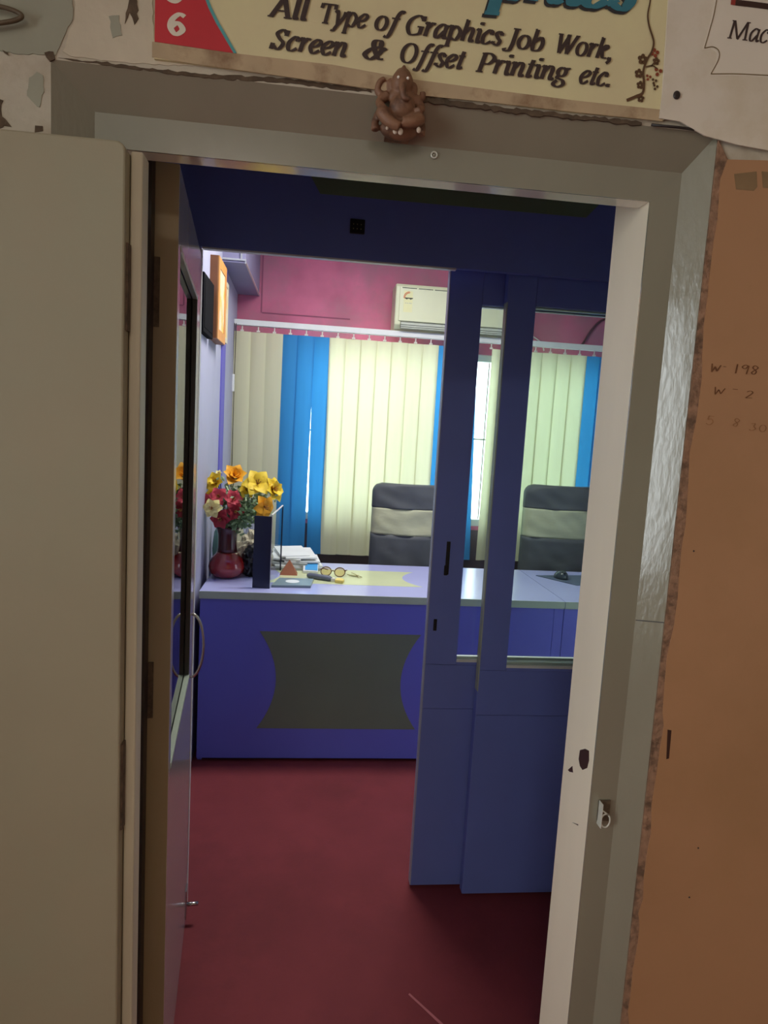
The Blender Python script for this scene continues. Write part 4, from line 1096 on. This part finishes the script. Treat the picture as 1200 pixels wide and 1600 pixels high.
# vine ornament down the right edge
def flat_curve(bm, px, w, y):
    pts = [Vector((*W(*p), 0)) for p in px]; q = cr(pts, 6)
    n = len(q); A_, B_ = [], []
    for i, p in enumerate(q):
        t = (q[min(i+1, n-1)] - q[max(i-1, 0)]).normalized(); nr = Vector((-t.y, t.x, 0))
        ww = w[0] + (w[1]-w[0])*i/(n-1)
        A_.append(bm.verts.new((p.x + nr.x*ww, y, p.y + nr.y*ww))); B_.append(bm.verts.new((p.x - nr.x*ww, y, p.y - nr.y*ww)))
    for i in range(n-1): bm.faces.new((A_[i], A_[i+1], B_[i+1], B_[i]))
bm = new()
flat_curve(bm, [(978, 158), (992, 152), (1003, 146), (1005, 130), (1004, 112), (1010, 94), (1017, 82), (1020, 66), (1013, 42), (1011, 24), (1015, 0), (1014, -30)], (0.0022, 0.0011), YT)
flat_curve(bm, [(1008, 106), (1018, 104), (1026, 109)], (0.001, 0.001), YT)
flat_curve(bm, [(1016, 105), (1021, 99), (1024, 94)], (0.001, 0.001), YT)
obj('vine', bm, 'vine_ink', bn)
def blossom(px, py, r, material, n=5):
    c = W(px, py); bm = new()
    for k in range(n):
        a = 2*PI*k/n + 0.3
        ctr = (c[0] + r*0.6*math.cos(a), c[1] + r*0.6*math.sin(a))
        vs_ = [bm.verts.new((ctr[0] + r*0.42*math.cos(j*PI/4), YT + 0.0002, ctr[1] + r*0.42*math.sin(j*PI/4))) for j in range(8)]
        bm.faces.new(vs_)
    obj('blossom', bm, material, bn)
for a in ((1003, 94, 0.008, 'vine_ink'), (997, 116, 0.007, 'vine_ink'), (1024, 97, 0.006, 'vine_ink'), (999, 134, 0.006, 'vine_ink'), (1027, 113, 0.007, 'vine_red', 3), (1021, 128, 0.005, 'vine_ink', 3), (1023, 137, 0.005, 'vine_ink', 3), (1000, 155, 0.006, 'vine_ink'), (1022, 84, 0.007, 'vine_red', 4), (1012, 122, 0.005, 'vine_red', 3)): blossom(*a)
# ------------------------------------------------------------------ second banner, upper right
b2 = thing('banner', (0.8, BY, 1.99), 'pale banner with plaque outline at the upper right corner', 'banner')
B2Y = BY - 0.003
sheet('sheet', [(0.497, TOPZ), W(1040, 60, B2Y), W(1034, 150, B2Y), W(1030, 185, B2Y), W(1062, 190, B2Y), W(1100, 212, B2Y), W(1150, 226, B2Y), W(1215, 238, B2Y), (1.5, 1.99), (1.5, TOPZ)], B2Y - 0.001, B2Y + 0.001, 'banner_white', b2)
Y2 = B2Y - 0.0016
pq = [(1119, -10), (1113, 24), (1106, 50), (1098, 78)]
pq2 = [(1098, 78), (1111, 76), (1120, 82), (1120, 95), (1108, 118)]
pq3 = [(1108, 118), (1150, 118), (1210, 121)]
plq = [W(*p, Y2) for p in pq + pq2[1:] + pq3[1:]] + [(1.4, W(1210, 121, Y2)[1]), (1.4, W(1119, -10, Y2)[1])]
bm = new(); prism_y(bm, plq, Y2 + 0.0002, B2Y); obj('plaque', bm, 'banner_plaque', b2)
bm = new()
for p in (pq, pq2, pq3): flat_curve(bm, p, (0.0007, 0.0007), Y2 - 0.0004)
obj('plaque_outline', bm, 'plaque_line', b2)
bm = new(); word(bm, 'Mach', W(1137, 60, Y2), W(1216, 70, Y2), 0.0185, Y2 - 0.0004, 0.16, 0.20, 0.09); obj('lettering', bm, 'ink_brown', b2)
bm = new(); flat_curve(bm, [(1146, 7), (1180, 11), (1230, 18)], (0.0042, 0.0042), Y2 - 0.0004); obj('bar', bm, 'bar_brown', b2)
bm = new(); flat_curve(bm, [(1139, 6), (1143, 6.5), (1146, 7)], (0.0040, 0.0042), Y2 - 0.0004); obj('bar_tip', bm, 'bar_tip', b2)
p = at(1057, 149, Y2)
bm = new(); ball(bm, (p.x, Y2 - 0.001, p.z), 0.0058, 1, 0.35, 1.1); obj('nail', bm, 'nail_dark', None, True, label='dark round nail head pinning the right banner corner', cat='nail')
p = at(1086, 200, WY)
bm = new(); tube(bm, [tuple(at(1018, 195, WY-.006)), tuple(at(1060, 199, WY-.008)), tuple(at(1098, 204, WY-.006))], 0.0022, 6); obj('wire', bm, 'nail_dark', None, True, label='short dark wire lying on the frame top at right', cat='wire')

# ------------------------------------------------------------------ old paint layers on the wall, upper left
wf = bpy.data.objects['wall_front_left']; wu = bpy.data.objects['wall_front_upper']
def patch(parent, px, material, d, jag=1.5):
    rr = random.Random(int(px[0][0]*7 + px[0][1]))
    pts = []
    n = len(px)
    for i in range(n):
        a, b = px[i], px[(i+1) % n]
        m_ = max(1, int(math.hypot(b[0]-a[0], b[1]-a[1]) / 7))
        for k in range(m_):
            t = k/m_; pts.append((a[0] + (b[0]-a[0])*t + rr.uniform(-jag, jag), a[1] + (b[1]-a[1])*t + rr.uniform(-jag, jag)))
    bm = new(); prism_y(bm, [wxz(x_, y_, WY) for x_, y_ in pts], WY - d, WY + 0.0002)
    return obj('paint_layer', bm, material, parent)
patch(wf, [(-700, -260), (108, -260), (112, -40), (114, 30), (104, 52), (88, 86), (60, 86), (30, 84), (-30, 78), (-250, 60), (-700, 30)], 'old_green_paint', 0.0012)
patch(wu, [(118, -30), (238, -30), (240, 62), (330, 96), (420, 112), (300, 103), (215, 100), (150, 94), (110, 89), (98, 82), (106, 60), (116, 30)], 'cream_paint', 0.0012)
patch(wf, [(48, 122), (58, 112), (68, 118), (68, 150), (62, 170), (52, 160), (42, 150)], 'old_green_paint', 0.0010, 2.5)
patch(wu, [(203, -20), (214, -20), (216, 30), (210, 40), (203, 22), (196, 38), (200, 14)], 'grime', 0.0022, 2)
patch(wu, [(170, 28), (186, 26), (190, 58), (176, 60)], 'old_green_paint', 0.0018, 2)
patch(wf, [(-6, 150), (3, 158), (5, 180), (16, 196), (-6, 202)], 'grime', 0.0010, 3)
patch(wf, [(55, 198), (66, 197), (67, 206), (54, 206)], 'grime', 0.0010, 2)
patch(wf, [(5, 78), (12, 84), (14, 88), (6, 82)], 'grime', 0.0018, 1)
patch(wf, [(68, 82), (86, 80), (88, 92), (78, 98), (72, 90)], 'grime', 0.0020, 2)
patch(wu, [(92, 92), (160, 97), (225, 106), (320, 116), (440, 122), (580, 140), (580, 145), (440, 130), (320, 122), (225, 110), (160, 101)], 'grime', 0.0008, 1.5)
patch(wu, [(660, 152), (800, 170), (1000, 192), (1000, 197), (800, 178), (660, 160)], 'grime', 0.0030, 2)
# wire loop entering at the upper left
bm = new(); tube(bm, cr([tuple(at(x, y, WY - 0.012)) for x, y in ((-60, 6), (-10, 9), (18, 15), (34, 24), (26, 31), (0, 36), (-60, 42))], 8), 0.0032, 8)
obj('cable_loop', bm, 'cable_brown', None, True, label='brown cable loop on the wall at the upper left', cat='cable')

# pencil writing on the orange board
YP = WY - 0.0048
def note(rows, material='pencil'):
    bm = new()
    for text, x0, y0, x1, y1, xh, th in rows: word(bm, text, W(x0, y0, YP), W(x1, y1, YP), xh, YP, 0.05, th, th*0.6)
    return obj('pencil_note', bm, material, board)
GL['W'] = GL['W']
_w = GL['W']; GL['W'] = GL['H1']
note((('W', 1109, 581, 1127, 583, 0.0105, 0.16), ('-', 1128, 578, 1136, 579, 0.0105, 0.14), ('198', 1144, 583, 1186, 586, 0.0108, 0.13)))
note((('W', 1114, 616, 1134, 618, 0.0095, 0.12), ('-', 1142, 613, 1156, 614, 0.01, 0.12), ('2', 1162, 622, 1178, 623, 0.0095, 0.13)))
note((('5', 1101, 663, 1115, 665, 0.0105, 0.12), ('8', 1142, 666, 1156, 668, 0.0105, 0.10), ('30', 1168, 672, 1198, 676, 0.0095, 0.10)), 'pencil_faint')
GL['W'] = _w

# ------------------------------------------------------------------ seated elephant-headed idol on the lintel
IX, IY, IZ = 0.106, 1.062, 1.937
idol = thing('figurine', (IX, IY, IZ), 'small brown seated elephant-headed idol fixed above the doorway', 'figurine')
bm = new()
def ib(x, y, z, r, sx=1, sy=1, sz=1): ball(bm, (IX + x, IY + y, IZ + z), r, sx, sy, sz, 16, 10)
def it(pts, rs):
    q = cr([(IX + a, IY + b, IZ + c) for a, b, c in pts], 6); n = len(q)
    rr_ = [rs[0] + (rs[1] - rs[0])*i/(n-1) for i in range(n)]; tube(bm, q, rr_, 10)
ib(0.002, 0.004, 0.012, 0.030, 1.0, 0.55, 0.5)       # seat
ib(0.004, -0.002, 0.040, 0.020, 1.0, 0.8, 0.95)       # belly
ib(0.003, 0.002, 0.056, 0.018, 1.15, 0.7, 0.8)     # chest
ib(0.002, -0.003, 0.0745, 0.0165, 1.0, 0.9, 1.1)   # head
ib(0.0025, 0.0, 0.086, 0.0130, 0.95, 0.8, 0.8)         # crown
it([(0.003, 0, 0.092), (0.004, 0, 0.101)], (0.006, 0.0015))
ib(-0.015, 0.003, 0.071, 0.0095, 0.75, 0.4, 1.3)    # ears
ib(0.020, 0.003, 0.069, 0.0095, 0.75, 0.4, 1.3)
it([(0.002, -0.014, 0.072), (0.001, -0.020, 0.058), (0.004, -0.022, 0.046), (0.013, -0.022, 0.045)], (0.0060, 0.0032))   # trunk
it([(-0.018, 0.002, 0.058), (-0.030, 0.0, 0.046), (-0.026, -0.012, 0.034)], (0.0075, 0.0055))   # arms
it([(0.022, 0.002, 0.057), (0.033, 0.0, 0.044), (0.026, -0.012, 0.033)], (0.0075, 0.0055))
it([(-0.020, 0.004, 0.056), (-0.033, 0.004, 0.062), (-0.031, 0.002, 0.074), (-0.024, 0.002, 0.080)], (0.006, 0.004))
it([(0.024, 0.004, 0.056), (0.034, 0.004, 0.060), (0.034, 0.002, 0.068)], (0.006, 0.0045))
it([(-0.010, 0, 0.022), (-0.026, -0.010, 0.028), (-0.016, -0.016, 0.014), (0.0, -0.018, 0.006)], (0.0115, 0.0075))    # raised left knee
it([(0.010, 0, 0.020), (0.029, -0.010, 0.023), (0.020, -0.018, 0.016), (0.004, -0.018, 0.014)], (0.0115, 0.0075))     # folded leg
it([(-0.030, 0.004, 0.034), (-0.035, 0.002, 0.018), (-0.034, 0.0, 0.006)], (0.005, 0.0065))
it([(0.032, 0.004, 0.032), (0.036, 0.002, 0.018), (0.035, 0.0, 0.006)], (0.005, 0.0065))
body = obj('body', bm, 'idol_brown', idol, True)
rm = body.modifiers.new('remesh', 'REMESH'); rm.mode = 'VOXEL'; rm.voxel_size = 0.0016; rm.use_smooth_shade = True
sm = body.modifiers.new('smooth', 'SMOOTH'); sm.iterations = 3; sm.factor = 0.5
for sx in (-0.0055, 0.0085):
    bm = new(); ball(bm, (IX + sx, IY - 0.0172, IZ + 0.0750), 0.0021); obj('eye', bm, 'idol_eye', idol, True)
for px, pz, w_ in ((-0.018, 0.004, 0.0022), (-0.006, 0.001, 0.0036), (0.002, 0.001, 0.0040), (0.029, 0.006, 0.0034)):
    bm = new(); ball(bm, (IX + px, IY - 0.0165 + (0.012 if px < -0.03 else 0), IZ + pz), w_, 1, 0.5, 1.25); obj('chipped_paint', bm, 'idol_chipped', idol, True)
bm = new(); box(bm, IX - 0.018, IX + 0.020, IY + 0.010, IY + 0.032, IZ + 0.004, IZ + 0.03); obj('mount', bm, 'idol_brown', idol)
